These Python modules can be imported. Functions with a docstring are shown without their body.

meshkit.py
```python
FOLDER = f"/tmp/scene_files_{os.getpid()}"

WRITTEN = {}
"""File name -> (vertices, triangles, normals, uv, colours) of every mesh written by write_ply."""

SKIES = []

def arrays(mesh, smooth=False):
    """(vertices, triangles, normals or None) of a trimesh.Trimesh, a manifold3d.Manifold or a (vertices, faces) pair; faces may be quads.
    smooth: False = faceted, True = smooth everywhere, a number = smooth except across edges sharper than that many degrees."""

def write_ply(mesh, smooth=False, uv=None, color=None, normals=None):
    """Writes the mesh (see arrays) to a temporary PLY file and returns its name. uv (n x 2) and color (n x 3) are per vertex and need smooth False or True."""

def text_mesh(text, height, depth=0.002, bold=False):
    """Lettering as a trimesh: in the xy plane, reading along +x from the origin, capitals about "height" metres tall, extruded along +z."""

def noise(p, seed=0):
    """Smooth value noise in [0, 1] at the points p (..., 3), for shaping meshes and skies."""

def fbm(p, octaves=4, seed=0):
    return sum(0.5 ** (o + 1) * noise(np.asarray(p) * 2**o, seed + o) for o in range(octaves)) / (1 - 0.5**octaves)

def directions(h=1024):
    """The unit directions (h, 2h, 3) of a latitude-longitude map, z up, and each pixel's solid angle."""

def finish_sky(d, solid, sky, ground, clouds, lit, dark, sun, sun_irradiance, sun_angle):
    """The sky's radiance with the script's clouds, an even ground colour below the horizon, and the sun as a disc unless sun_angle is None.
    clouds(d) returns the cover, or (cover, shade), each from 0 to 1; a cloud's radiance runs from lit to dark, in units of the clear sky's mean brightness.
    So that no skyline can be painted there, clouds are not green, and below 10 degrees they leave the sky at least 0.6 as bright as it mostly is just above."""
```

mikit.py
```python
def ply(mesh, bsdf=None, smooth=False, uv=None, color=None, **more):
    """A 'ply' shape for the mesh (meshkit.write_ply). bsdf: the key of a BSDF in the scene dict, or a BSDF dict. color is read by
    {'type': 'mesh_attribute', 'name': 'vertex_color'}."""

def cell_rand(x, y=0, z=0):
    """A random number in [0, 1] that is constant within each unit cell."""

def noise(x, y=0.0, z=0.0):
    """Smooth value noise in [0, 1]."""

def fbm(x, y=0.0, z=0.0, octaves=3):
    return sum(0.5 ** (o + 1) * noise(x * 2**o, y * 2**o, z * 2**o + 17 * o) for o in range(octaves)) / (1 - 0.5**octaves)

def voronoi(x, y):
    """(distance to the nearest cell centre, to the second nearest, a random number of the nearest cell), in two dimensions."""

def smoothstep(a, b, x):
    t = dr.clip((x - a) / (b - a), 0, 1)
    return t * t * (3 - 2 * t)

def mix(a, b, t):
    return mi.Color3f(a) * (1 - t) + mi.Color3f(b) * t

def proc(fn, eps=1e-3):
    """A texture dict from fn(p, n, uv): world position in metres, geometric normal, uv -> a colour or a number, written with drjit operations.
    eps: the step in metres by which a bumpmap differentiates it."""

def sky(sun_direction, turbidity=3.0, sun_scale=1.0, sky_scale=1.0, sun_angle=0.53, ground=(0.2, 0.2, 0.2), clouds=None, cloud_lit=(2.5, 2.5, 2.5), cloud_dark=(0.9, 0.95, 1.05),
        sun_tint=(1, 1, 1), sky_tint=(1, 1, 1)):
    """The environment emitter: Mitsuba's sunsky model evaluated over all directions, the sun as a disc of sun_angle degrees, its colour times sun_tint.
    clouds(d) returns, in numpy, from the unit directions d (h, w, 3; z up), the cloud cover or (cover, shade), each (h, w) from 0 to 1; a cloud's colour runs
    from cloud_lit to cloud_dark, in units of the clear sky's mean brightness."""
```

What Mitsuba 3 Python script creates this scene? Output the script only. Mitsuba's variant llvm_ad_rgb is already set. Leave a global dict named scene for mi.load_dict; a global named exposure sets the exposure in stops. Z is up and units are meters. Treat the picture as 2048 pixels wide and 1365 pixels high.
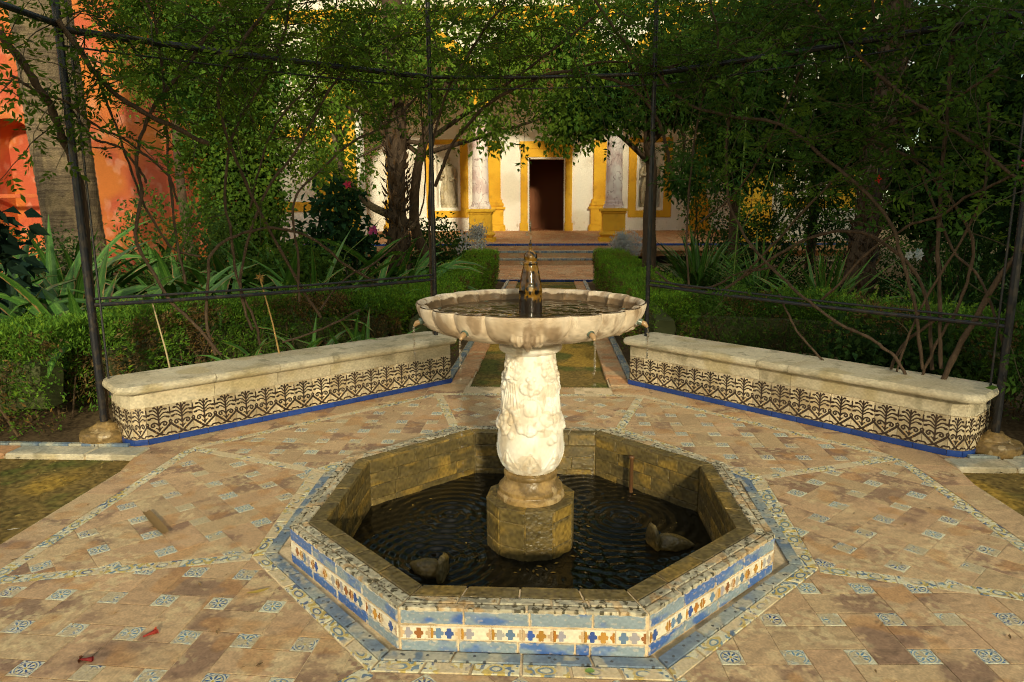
import math, numpy as np, trimesh, drjit as dr, mitsuba as mi
import mikit, meshkit
from mikit import proc, noise, fbm, voronoi, cell_rand, smoothstep, mix
from shapely.geometry import Polygon, LineString, box as sbox
from shapely import union_all
T = mi.ScalarTransform4f
scene, labels = {}, {}

# ------------------------------------------------------------------ camera, sky, exposure
CAM = np.array([0.089, -3.173, 1.493])
FWD, UP = np.array([-0.0540, 0.9815, -0.1837]), np.array([-0.0050, 0.1838, 0.9830])
scene['camera'] = {'type': 'perspective', 'fov': 72.35, 'fov_axis': 'x', 'near_clip': 0.05, 'far_clip': 400.0,
                   'to_world': T().look_at(origin=CAM.tolist(), target=(CAM + FWD).tolist(), up=UP.tolist())}
SUN = (0.21, -0.95, 0.30)
def clouds(d):  # cloud cover added out of view to brighten ambient light and water reflections
    z = np.maximum(d[..., 2], .04); P = np.stack([d[..., 0] / (z + .25) * 2.2, d[..., 1] / (z + .25) * 2.2, np.full(z.shape, 4.0)], -1)
    n = meshkit.fbm(P.reshape(-1, 3)).reshape(z.shape); n = (n - n.mean()) / n.std()
    return np.clip(.5 + n * .55, 0, 1), np.clip(.35 - n * .25, 0, 1)
scene['sky'] = mikit.sky(SUN, turbidity=3.0, sun_scale=0.46, sky_scale=1.0, sun_angle=3.0, sun_tint=(0.80, 1.0, 1.30), sky_tint=(1.08, 0.99, 0.70), clouds=clouds, cloud_lit=(2.6, 2.45, 2.05), cloud_dark=(1.0, .97, .85), ground=(0.12, 0.11, 0.07))
exposure = 3.1

# ------------------------------------------------------------------ helpers
_count = {}
def num(key):
    n = _count.get(key, 0); _count[key] = n + 1
    return key if n == 0 else '%s_%03d' % (key, n)
def put(name, mesh, bsdf, parent=None, smooth=False, uv=None, color=None, tw=None):
    key = num((parent + '__' if parent else '') + name)
    more = {'to_world': tw} if tw is not None else {}
    scene[key] = mikit.ply(mesh, bsdf, smooth=smooth, uv=uv, color=color, **more)
    return key
def thing(name, label, cat, group=None):
    key = num(name)
    labels[key] = {'label': label, 'category': cat}
    if group: labels[key]['group'] = group
    return key
def tag(key, label, cat=None, group=None, kind=None):
    d = labels.setdefault(key, {})
    d['label'] = label
    if cat: d['category'] = cat
    if group: d['group'] = group
    if kind: d['kind'] = kind
    return key
def structure(name, mesh, bsdf, **k):
    key = put(name, mesh, bsdf, **k); labels[key] = {'kind': 'structure'}
    return key
def stuff(key): labels[key] = {**labels.get(key, {}), 'kind': 'stuff'}; return key
class MB:
    """collects vertices, faces, uv and colours of one mesh"""
    def __init__(s): s.v, s.f, s.u, s.c, s.n = [], [], [], [], 0
    def add(s, v, f, uv=None, col=None):
        v = np.asarray(v, float).reshape(-1, 3); f = np.asarray(f, int)
        if f.shape[1] == 4: f = np.vstack([f[:, [0, 1, 2]], f[:, [0, 2, 3]]])
        s.v.append(v); s.f.append(f + s.n); s.n += len(v)
        s.u.append(np.zeros((len(v), 2)) if uv is None else np.asarray(uv, float).reshape(-1, 2))
        c = np.ones((len(v), 3)) if col is None else np.asarray(col, float)
        s.c.append(np.broadcast_to(c, (len(v), 3)))
        return s
    def mesh(s, m, col=None): return s.add(np.array(m.vertices), np.array(m.faces), None, col)
    def V(s): return np.vstack(s.v)
    def F(s): return np.vstack(s.f)
    def put(s, name, bsdf, parent=None, uv=False, color=False, smooth=False, tw=None, flip=False):
        f = s.F()
        if flip: f = f[:, ::-1]
        m = trimesh.Trimesh(s.V(), f, process=False)
        return put(name, m, bsdf, parent, smooth=smooth, uv=np.vstack(s.u) if uv else None, color=np.vstack(s.c) if color else None, tw=tw)
BOXF = np.array([[0, 2, 3, 1], [4, 5, 7, 6], [0, 1, 5, 4], [2, 6, 7, 3], [0, 4, 6, 2], [1, 3, 7, 5]])
def boxv(x0, x1, y0, y1, z0, z1):
    return np.array([[x, y, z] for z in (z0, z1) for y in (y0, y1) for x in (x0, x1)], float), BOXF
def bbox(x0, x1, y0, y1, z0, z1, c=0.006):
    """box with chamfered edges"""
    import itertools
    pts = []
    for sx, sy, sz in itertools.product((0, 1), repeat=3):
        for k in range(3):
            d = [c, c, c]; d[k] = 0
            pts.append([(x1 - d[0]) if sx else (x0 + d[0]), (y1 - d[1]) if sy else (y0 + d[1]), (z1 - d[2]) if sz else (z0 + d[2])])
    h = trimesh.convex.convex_hull(np.array(pts))
    return np.array(h.vertices), np.array(h.faces)
def tubev(pts, rad, sides=6, cap=True, jitter=0, rng=None):
    p = np.asarray(pts, float); n = len(p); rad = np.broadcast_to(rad, n)
    t = np.gradient(p, axis=0); t /= np.linalg.norm(t, axis=1, keepdims=True) + 1e-12
    ref = np.array([0, 0, 1.0]) if abs(t[0, 2]) < .9 else np.array([1.0, 0, 0])
    a = np.cross(t[0], ref); a /= np.linalg.norm(a); out = []
    ang = np.arange(sides) * 2 * np.pi / sides
    for i in range(n):
        a = a - t[i] * (a @ t[i]); a /= np.linalg.norm(a) + 1e-12; b = np.cross(t[i], a)
        rr = rad[i] * (1 + (rng.uniform(-jitter, jitter, sides) if jitter else 0))
        out.append(p[i] + (np.cos(ang) * rr)[:, None] * a + (np.sin(ang) * rr)[:, None] * b)
    v = np.vstack(out); k = np.arange(sides); f = []
    for i in range(n - 1):
        f.append(np.stack([i * sides + k, i * sides + (k + 1) % sides, (i + 1) * sides + (k + 1) % sides, (i + 1) * sides + k], 1))
    f = np.vstack(f)
    f = np.vstack([f[:, [0, 1, 2]], f[:, [0, 2, 3]]])
    if cap:
        v = np.vstack([v, p[0], p[-1]])
        f = np.vstack([f, np.stack([(k + 1) % sides, k, np.full(sides, n * sides)], 1), np.stack([(n - 1) * sides + k, (n - 1) * sides + (k + 1) % sides, np.full(sides, n * sides + 1)], 1)])
    return v, f
def spline(pts, per=6):
    p = np.asarray(pts, float)
    if len(p) < 3: return p
    q = np.vstack([2 * p[0] - p[1], p, 2 * p[-1] - p[-2]]); out = []
    for i in range(1, len(q) - 2):
        t = np.linspace(0, 1, per, endpoint=False)[:, None]
        a, b, c, d = q[i - 1:i + 3]
        out.append(.5 * (2 * b + (c - a) * t + (2 * a - 5 * b + 4 * c - d) * t ** 2 + (3 * b - a - 3 * c + d) * t ** 3))
    return np.vstack(out + [p[-1:]])
def lathev(prof, n=48, fn=None):
    """surface of revolution of (r, z) rows; fn(theta, r, z) -> r"""
    th = np.arange(n) * 2 * np.pi / n; v = []
    for r, z in prof:
        rr = np.full(n, r) if fn is None else fn(th, r, z)
        v.append(np.stack([rr * np.cos(th), rr * np.sin(th), np.full(n, z)], 1))
    v = np.vstack(v); k = np.arange(n); f = []
    for i in range(len(prof) - 1):
        f.append(np.stack([i * n + k, i * n + (k + 1) % n, (i + 1) * n + (k + 1) % n, (i + 1) * n + k], 1))
    f = np.vstack(f)
    return v, np.vstack([f[:, [0, 1, 2]], f[:, [0, 2, 3]]])
def slab(poly, z0, z1, bev=0.002):
    """prism over a convex polygon (n x 2, counter-clockwise) with a bevelled top"""
    p = np.asarray(poly, float); n = len(p); c = p.mean(0)
    q = np.array(Polygon(p).buffer(-bev, join_style=2).exterior.coords)[:-1] if bev else p
    if len(q) != n:
        q = c + (p - c) * (1 - bev / max(1e-6, np.linalg.norm(p - c, axis=1).min()) * 1.2)
    elif bev:
        if Polygon(q).exterior.is_ccw != Polygon(p).exterior.is_ccw: q = q[::-1]
        s = np.argmin(np.linalg.norm(q - p[0], axis=1)); q = np.roll(q, -s, axis=0)
    v = np.vstack([np.c_[p, np.full(n, z0)], np.c_[p, np.full(n, z1 - bev)], np.c_[q, np.full(n, z1)]])
    k = np.arange(n); m = (k + 1) % n
    f = [np.stack([k, m, n + m, n + k], 1)]
    if bev: f.append(np.stack([n + k, n + m, 2 * n + m, 2 * n + k], 1))
    f = np.vstack(f); f = np.vstack([f[:, [0, 1, 2]], f[:, [0, 2, 3]]])
    o = 2 * n
    f = np.vstack([f, [[o, o + i, o + i + 1] for i in range(1, n - 1)]])
    return v, f
def polymesh(poly, z=0.0):
    """flat triangulation of a shapely (multi)polygon"""
    mb = MB()
    for g in getattr(poly, 'geoms', [poly]):
        if g.area < 1e-9: continue
        v, f = trimesh.creation.triangulate_polygon(g, engine='earcut' if HAVE_EARCUT else None)
        mb.add(np.c_[v, np.full(len(v), z)], f)
    return mb
try:
    import mapbox_earcut; HAVE_EARCUT = True
except Exception: HAVE_EARCUT = False
def rot_z(a): return np.array([[math.cos(a), -math.sin(a), 0], [math.sin(a), math.cos(a), 0], [0, 0, 1]])
def unit(a): a = np.asarray(a, float); return a / (np.linalg.norm(a, axis=-1, keepdims=True) + 1e-12)

# ------------------------------------------------------------------ materials
def rgb(*c): return {'type': 'rgb', 'value': list(c)}
def mat(name, base, rough=0.7, spec=0.4, bump=None, bscale=0.003, eps=2e-3, **more):
    if callable(base): base = proc(base)
    elif isinstance(base, (tuple, list)): base = rgb(*base)
    if callable(rough): rough = proc(rough)
    b = {'type': 'principled', 'base_color': base, 'roughness': rough, 'specular': spec, **more}
    if bump is not None:
        b = {'type': 'bumpmap', 'arbitrary': proc(bump, eps=eps), 'scale': bscale, 'bsdf': b}
    scene[name] = {'type': 'twosided', 'bsdf': b}
    return name
VC = {'type': 'mesh_attribute', 'name': 'vertex_color'}
C3 = mi.Color3f
def wear3(p, s): return fbm(p.x * s, p.y * s, p.z * s, 3)

def _terra(p, n, uv):
    i = dr.floor(uv.x); a, b = cell_rand(i, 3), cell_rand(i, 7)
    base = mix((.43, .30, .165), (.44, .28, .158), a) * (.90 + .2 * b)
    o = i * .9
    w = fbm(p.x * 4.6 + o, p.y * 4.6, 1.0 + i * .37, 3)
    grain = noise(p.x * 38 + p.y * 15, p.y * 36 - p.x * 13, 4) * .6 + noise(p.x * 85, p.y * 85, 6) * .4
    dark = smoothstep(.47, .66, w + (b - .5) * .22) * smoothstep(.22, .62, grain + (w - .5))
    base = mix(base, C3(.17, .095, .065), dark * .75)
    y = smoothstep(.52, .74, fbm(p.x * 7 + 40, p.y * 9, 2.0, 3)) * smoothstep(.35, .6, noise(p.x * 50, p.y * 50, 9))
    base = mix(base, C3(.55, .43, .24), y * .6)
    base = mix(base, C3(.40, .20, .07), smoothstep(.60, .75, fbm(p.x * 9 + 3, p.y * 9 + 20, 6.0, 2)) * .5)
    return base * (.84 + .32 * noise(p.x * 170, p.y * 170, 7))
mat('terracotta', _terra, lambda p, n, uv: .42 + .3 * noise(p.x * 9, p.y * 9, 5), .35, bump=lambda p, n, uv: fbm(p.x * 30, p.y * 30, 1, 2), bscale=.006)
def _grout(p, n, uv):
    w = fbm(p.x * 12, p.y * 12, p.z * 12, 2)
    return mix((.56, .43, .27), (.36, .27, .16), smoothstep(.4, .65, w)) * (.85 + .3 * noise(p.x * 150, p.y * 150, p.z * 150))
mat('grout', _grout, .85, .2)
CREAM, BLUE, YEL = C3(.56, .52, .36), C3(.035, .085, .27), C3(.45, .31, .04)
def _olamb(p, n, uv):
    i = dr.floor(uv.x); x, y = (uv.x - i - .5) * 2.05, (uv.y - .5) * 2.05
    k = cell_rand(i, 2); r = dr.sqrt(x * x + y * y); th = dr.atan2(y, x)
    blue = mix((.02, .055, .19), (.13, .24, .34), k)
    pet = smoothstep(.0, .25, dr.cos(th * 8) - dr.abs(r - .42) * 3.2 + .35) * smoothstep(.16, .2, r)
    ring = smoothstep(.07, .03, dr.abs(r - .80)) * .9
    corner = smoothstep(.94, .99, r)
    cdot = smoothstep(.17, .10, dr.sqrt(dr.square(dr.abs(x) - .82) + dr.square(dr.abs(y) - .82)))
    dk = dr.select(cell_rand(i, 9) > .45, mi.Float(1), mi.Float(.22))
    edge = smoothstep(.90, .96, dr.maximum(dr.abs(x), dr.abs(y)))
    c = mix(CREAM, blue, dr.maximum(pet, ring * .9))
    c = mix(c, blue, corner * dk)
    c = mix(c, YEL, smoothstep(.05, .02, dr.abs(r - .68)) * .6)
    c = mix(c, YEL, smoothstep(.14, .1, r)); c = mix(c, CREAM, cdot * .9); c = mix(c, CREAM, edge * .8)
    wear = smoothstep(.48, .68, fbm(p.x * 28, p.y * 28, 3, 3) + (cell_rand(i, 5) - .5) * .42)
    return mix(c, C3(.44, .35, .21), wear * .9) * (.85 + .3 * noise(p.x * 190, p.y * 190, 2))
mat('inset_glaze', _olamb, .28, .5, bump=lambda p, n, uv: fbm(p.x * 45, p.y * 45, 1, 2), bscale=.002)
def _deco(p, n, uv):
    i = dr.floor(uv.x); x, y = uv.x - i - .5, (uv.y - .5) * 2
    w = fbm(p.x * 34, p.y * 34, 5, 2)
    a = dr.sqrt(dr.square(x * 4.6) + dr.square(y * 1.35)) + (w - .5) * .5
    ov = smoothstep(.2, .08, dr.abs(a - .62)); inn = smoothstep(.22, .08, dr.abs(a - .92))
    xe = dr.abs(x) - .5
    leafy = noise(p.x * 78, p.y * 78, 3); leaf2 = noise(p.x * 70 + 9, p.y * 70, 8)
    out = smoothstep(.95, 1.1, a)
    k = cell_rand(i, 4)
    blue = mix((.025, .06, .17), (.12, .21, .27), k)
    c = mix(CREAM, blue, ov * .9); c = mix(c, YEL, inn * .75)
    c = mix(c, blue, out * smoothstep(.62, .68, leafy) * .9); c = mix(c, YEL, out * smoothstep(.66, .74, leaf2) * .8)
    wear = smoothstep(.45, .68, fbm(p.x * 16 + 5, p.y * 16, 7, 3) + (cell_rand(i, 8) - .5) * .35)
    return mix(c, C3(.53, .42, .26), wear * .95) * (.85 + .3 * noise(p.x * 170, p.y * 170, 2))
mat('border_glaze', _deco, .33, .5)
def _blue(p, n, uv):
    i = dr.floor(uv.x); k, j = cell_rand(i, 1), cell_rand(i, 6)
    x, y = uv.x - i, uv.y
    w = fbm(p.x * 9 + i, p.y * 9, p.z * 14, 3)
    c = mix((.028, .075, .28), (.075, .15, .33), w)
    c = mix(c, C3(.21, .26, .28), smoothstep(.40, .62, fbm(p.x * 11, p.y * 11 + i, p.z * 16, 3) + (k - .55) * .5) * .9)
    e = dr.minimum(dr.minimum(x, 1 - x) * 3.2, dr.minimum(y, 1 - y))
    chip = smoothstep(.07, .0, e - (fbm(p.x * 70, p.y * 70, p.z * 70, 2) - .5) * .30)
    spot = smoothstep(.70, .76, noise(p.x * 95, p.y * 95, p.z * 95))
    c = mix(c, C3(.52, .44, .30), dr.maximum(chip * .8, spot * .3))
    return c * (.82 + .36 * noise(p.x * 140, p.y * 140, p.z * 140))
def _kerb(p, n, uv):
    i = dr.floor(uv.x)
    c = mix((.24, .27, .26), (.12, .165, .23), smoothstep(.35, .65, fbm(p.x * 6 + i, p.y * 6, p.z * 9, 2) + (cell_rand(i, 3) - .5) * .4))
    c = mix(c, C3(.40, .36, .26), smoothstep(.52, .68, fbm(p.x * 20, p.y * 20, 3, 3)) * .8)
    d, _, r = voronoi(p.x * 32, p.y * 32)
    c = mix(c, C3(.05, .055, .06), smoothstep(.24, .12, d) * smoothstep(.5, .7, r))
    return c * (.8 + .4 * noise(p.x * 120, p.y * 120, 4))
mat('kerb_glaze', _kerb, .4, .45)
mat('blue_glaze', _blue, .26, .5, bump=lambda p, n, uv: fbm(p.x * 40, p.y * 40, p.z * 40, 2), bscale=.003)
def _bluedeep(p, n, uv):
    i = dr.floor(uv.x)
    return mix((.008, .028, .16), (.025, .065, .25), fbm(p.x * 14 + i, p.y * 14, p.z * 20, 2)) * (.8 + .4 * cell_rand(i, 3))
mat('blue_edge_glaze', _bluedeep, .22, .5)
def _cream(p, n, uv):
    w = fbm(p.x * 14, p.y * 14, p.z * 14, 3)
    return mix((.62, .55, .42), (.45, .33, .19), smoothstep(.5, .72, w)) * (.88 + .24 * noise(p.x * 130, p.y * 130, p.z * 130))
mat('cream_glaze', _cream, .3, .5)
def _lichen(p, n, uv):
    i = dr.floor(uv.x); a = cell_rand(i, 2)
    c = mix((.39, .325, .215), (.25, .225, .165), smoothstep(.35, .6, fbm(p.x * 12 + i, p.y * 12, p.z * 12, 3)))
    d, _, r = voronoi(p.x * 52 + noise(p.x * 60, p.y * 60) * 1.2, p.y * 52 + noise(p.y * 60, p.x * 60) * 1.2)
    c = mix(c, C3(.065, .055, .03), smoothstep(.46, .30, d) * smoothstep(.25, .45, r))
    c = mix(c, C3(.46, .42, .30), smoothstep(.56, .68, noise(p.x * 75, p.y * 75, 4)) * .7)
    c = mix(c, C3(.42, .25, .10), smoothstep(.60, .72, fbm(p.x * 20, p.y * 20, 9, 2)) * .55)
    return c * (.8 + .4 * a)
mat('lichen_glaze', _lichen, .55, .4, bump=lambda p, n, uv: fbm(p.x * 60, p.y * 60, p.z * 60, 2), bscale=.006)
def _wet(p, n, uv):
    i = dr.floor(uv.x); a = cell_rand(i, 2)
    w = fbm(p.x * 10 + i * 2, p.y * 10, p.z * 22, 3)
    c = mix((.15, .105, .032), (.065, .05, .022), w); c = mix(c, C3(.25, .155, .03), smoothstep(.50, .70, fbm(p.x * 7, p.y * 7, p.z * 9 + i, 2)) * .7)
    c = c * (.85 + .3 * a)
    return c * (.55 + .9 * noise(p.x * 90, p.y * 90, p.z * 60))
mat('wet_tile', _wet, lambda p, n, uv: .25 + .35 * noise(p.x * 25, p.y * 25, p.z * 25), .5, bump=lambda p, n, uv: fbm(p.x * 70, p.y * 70, p.z * 70, 2), bscale=.006)
def _marble(p, n, uv):
    c = mix((.80, .76, .68), (.72, .64, .52), smoothstep(.35, .7, fbm(p.x * 9, p.y * 9, p.z * 6, 3)))
    st = smoothstep(.53, .72, fbm(p.x * 22, p.y * 22, p.z * 7 + 3, 3))
    c = mix(c, C3(.42, .29, .15), st * .45)
    st2 = smoothstep(.56, .62, fbm(p.x * 12 + 5, p.y * 12, p.z * 16, 3) + uv.x * .2)
    c = mix(c, C3(.46, .33, .18), st2 * .4)
    return c * (.92 + .16 * noise(p.x * 120, p.y * 120, p.z * 70))
mat('marble', _marble, .5, .4, bump=lambda p, n, uv: fbm(p.x * 55, p.y * 55, p.z * 55, 2), bscale=.003)
def _foot(p, n, uv):
    c = mix((.30, .19, .07), (.15, .095, .035), smoothstep(.35, .65, fbm(p.x * 14, p.y * 14, p.z * 26, 3)))
    return mix(c, C3(.40, .29, .15), smoothstep(.58, .7, fbm(p.x * 26, p.y * 26, p.z * 12, 3)) * .7) * (.75 + .5 * noise(p.x * 120, p.y * 120, p.z * 70))
mat('stained_marble', _foot, .38, .5, bump=lambda p, n, uv: fbm(p.x * 60, p.y * 60, p.z * 60, 2), bscale=.004)
def _bowl(p, n, uv):
    c = mix((.62, .51, .385), (.45, .335, .22), smoothstep(.38, .64, fbm(p.x * 10, p.y * 10, p.z * 5, 3)))
    c = mix(c, C3(.25, .16, .09), smoothstep(.50, .66, fbm(p.x * 19, p.y * 19, p.z * 5, 3)) * .75)
    strk = noise(p.x * 70, p.y * 70, p.z * 6)
    c = c * (.84 + .3 * strk)
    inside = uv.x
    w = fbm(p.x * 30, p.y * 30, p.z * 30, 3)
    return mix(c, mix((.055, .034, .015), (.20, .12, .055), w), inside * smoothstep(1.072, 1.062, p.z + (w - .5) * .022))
mat('bowl_stone', _bowl, .5, .4, bump=lambda p, n, uv: fbm(p.x * 60, p.y * 60, p.z * 60, 2), bscale=.004)
def _stone(p, n, uv):
    i = dr.floor(uv.x)
    c = mix((.52, .45, .32), (.44, .365, .24), smoothstep(.3, .7, fbm(p.x * 3.3 + i, p.y * 3.3, p.z * 5, 3)))
    c = mix(c, C3(.24, .205, .13), smoothstep(.54, .72, fbm(p.x * 9, p.y * 9 + i, p.z * 6, 3)) * .65)
    c = mix(c, C3(.36, .27, .11), smoothstep(.60, .74, fbm(p.x * 5 + 8, p.y * 5, p.z * 3, 2)) * .5)
    c = mix(c, C3(.26, .26, .22), smoothstep(.7, .95, n.z) * smoothstep(.3, .6, fbm(p.x * 5, p.y * 5, 6, 3)) * .85)
    return c * (.82 + .36 * noise(p.x * 90, p.y * 90, p.z * 90)) * (.9 + .2 * cell_rand(i, 4))
mat('bench_stone', _stone, .6, .35, bump=lambda p, n, uv: fbm(p.x * 30, p.y * 30, p.z * 30, 3), bscale=.006)
def _azul(p, n, uv):
    i = dr.floor(uv.x)
    c = mix((.49, .40, .265), (.37, .28, .165), smoothstep(.42, .7, fbm(p.x * 10 + i, p.y * 10, p.z * 12, 3)))
    return c * (.74 + .5 * cell_rand(i, 2)) * (.86 + .28 * noise(p.x * 110, p.y * 110, p.z * 110))
mat('palmette_glaze', _azul, .3, .5)
mat('motif', VC, .3, .5)
mat('dull', VC, .75, .3)
mat('gloss', VC, .25, .5)
def _iron(p, n, uv): return mix((.012, .012, .016), (.035, .026, .02), smoothstep(.5, .72, fbm(p.x * 40, p.y * 40, p.z * 20, 2)))
mat('iron', _iron, .38, .5)
def _bark(p, n, uv):
    return mix((.045, .028, .017), (.11, .072, .045), fbm(p.x * 30, p.y * 30, p.z * 9, 3)) * (.7 + .6 * noise(p.x * 110, p.y * 110, p.z * 25))
mat('bark', _bark, .8, .2)
def _palm(p, n, uv):
    ring = noise(p.z * 46 + noise(p.x * 5, p.y * 5, p.z * 3) * 2.2, 2)
    c = mix((.17, .125, .078), (.11, .08, .052), smoothstep(.35, .7, ring)) * (.75 + .5 * noise(p.x * 28, p.y * 28, p.z * 2))
    return mix(c, C3(.30, .22, .12), smoothstep(.5, .75, fbm(p.x * 7, p.y * 7, p.z * 3, 2)) * .5) * (.7 + .6 * noise(p.x * 60, p.y * 60, p.z * 60))
mat('palm_bark', _palm, .85, .2, bump=lambda p, n, uv: .5 * noise(p.z * 46 + noise(p.x * 5, p.y * 5, p.z * 3) * 2.2, 2) + .6 * noise(p.x * 50, p.y * 50, p.z * 40), bscale=.02, eps=4e-3)
def _moss(p, n, uv):
    w = fbm(p.x * 4, p.y * 4, 1, 3)
    c = mix((.15, .10, .03), (.085, .085, .02), smoothstep(.4, .62, w))
    c = mix(c, C3(.26, .16, .03), smoothstep(.55, .72, fbm(p.x * 2.2 + 7, p.y * 2.2, 4, 3)))
    return c * (.55 + .9 * noise(p.x * 55, p.y * 55, 3))
mat('mossy_earth', _moss, .9, .15, bump=lambda p, n, uv: fbm(p.x * 25, p.y * 25, 1, 3), bscale=.02)
def _earth(p, n, uv): return mix((.06, .04, .022), (.11, .075, .04), fbm(p.x * 6, p.y * 6, 2, 3)) * (.6 + .8 * noise(p.x * 60, p.y * 60, 3))
mat('earth', _earth, .95, .1)
def _brick(p, n, uv):
    i = dr.floor(uv.x); a = cell_rand(i, 3)
    c = mix((.38, .18, .08), (.48, .26, .13), a)
    return mix(c, C3(.42, .33, .2), smoothstep(.45, .7, fbm(p.x * 6 + i, p.y * 6, p.z * 6, 3)) * .6) * (.75 + .5 * noise(p.x * 60, p.y * 60, p.z * 60))
mat('brick', _brick, .75, .25)
def _plaster(p, n, uv):
    # uv.x: 0 white, 1 yellow, 2 orange; one limewash with three pigments
    k = uv.x
    w = fbm(p.x * .9, p.y * .9, p.z * .9, 3); f = fbm(p.x * 5, p.y * 5, p.z * 3, 3)
    white = mix((.78, .74, .66), (.66, .60, .50), smoothstep(.45, .7, w)); white = mix(white, C3(.50, .36, .22), smoothstep(.62, .74, f) * smoothstep(1.6, .6, p.z) * .8)
    yel = mix((.70, .40, .035), (.60, .31, .025), smoothstep(.4, .7, w)); yel = mix(yel, C3(.42, .20, .03), smoothstep(.60, .75, f) * .4)
    ora = mix((.52, .155, .035), (.46, .095, .045), smoothstep(.42, .62, w)); ora = mix(ora, C3(.68, .36, .24), smoothstep(.55, .75, f) * .35); ora = mix(ora, C3(.36, .12, .05), smoothstep(.62, .8, fbm(p.x * 3, p.y * 3 + 9, p.z * 1.1, 3)) * .5)
    c = mix(white, yel, smoothstep(.4, .6, k)); c = mix(c, ora, smoothstep(1.4, 1.6, k))
    return c * (.94 + .12 * noise(p.x * 40, p.y * 40, p.z * 40))
mat('plaster', _plaster, .85, .15, bump=lambda p, n, uv: fbm(p.x * 8, p.y * 8, p.z * 8, 3), bscale=.012, eps=6e-3)
def _vein(p, n, uv):
    w = fbm(p.x * 3, p.y * 3, p.z * 2.4, 3)
    v = smoothstep(.022, .0, dr.abs(fbm(p.x * 4 + 3, p.y * 4, p.z * 3.2, 3) - .5))
    c = mix((.70, .60, .54), (.55, .40, .36), smoothstep(.45, .62, w))
    return mix(c, C3(.27, .12, .11), v * .75)
mat('veined_marble', _vein, .3, .5)
def _stripe(p, n, uv):
    e = dr.abs(uv.x - .5) * 2
    c = mix((.055, .145, .022), (.11, .235, .036), smoothstep(.25, .0, dr.abs(e - .15)))
    c = c * (.7 + .5 * noise(uv.x * 60, uv.y * 9, dr.floor(uv.y * .1) * 7)) * (.75 + .5 * cell_rand(dr.floor(uv.y * .1), 3))
    dry = smoothstep(.80, .99, e + noise(p.x * 22, p.y * 22, p.z * 22) * .35 - .12) * smoothstep(.3, .8, cell_rand(dr.floor(uv.y * .1), 5))
    return mix(c, C3(.36, .20, .08), dry)
mat('strap_leaf', _stripe, .45, .25)
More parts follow.
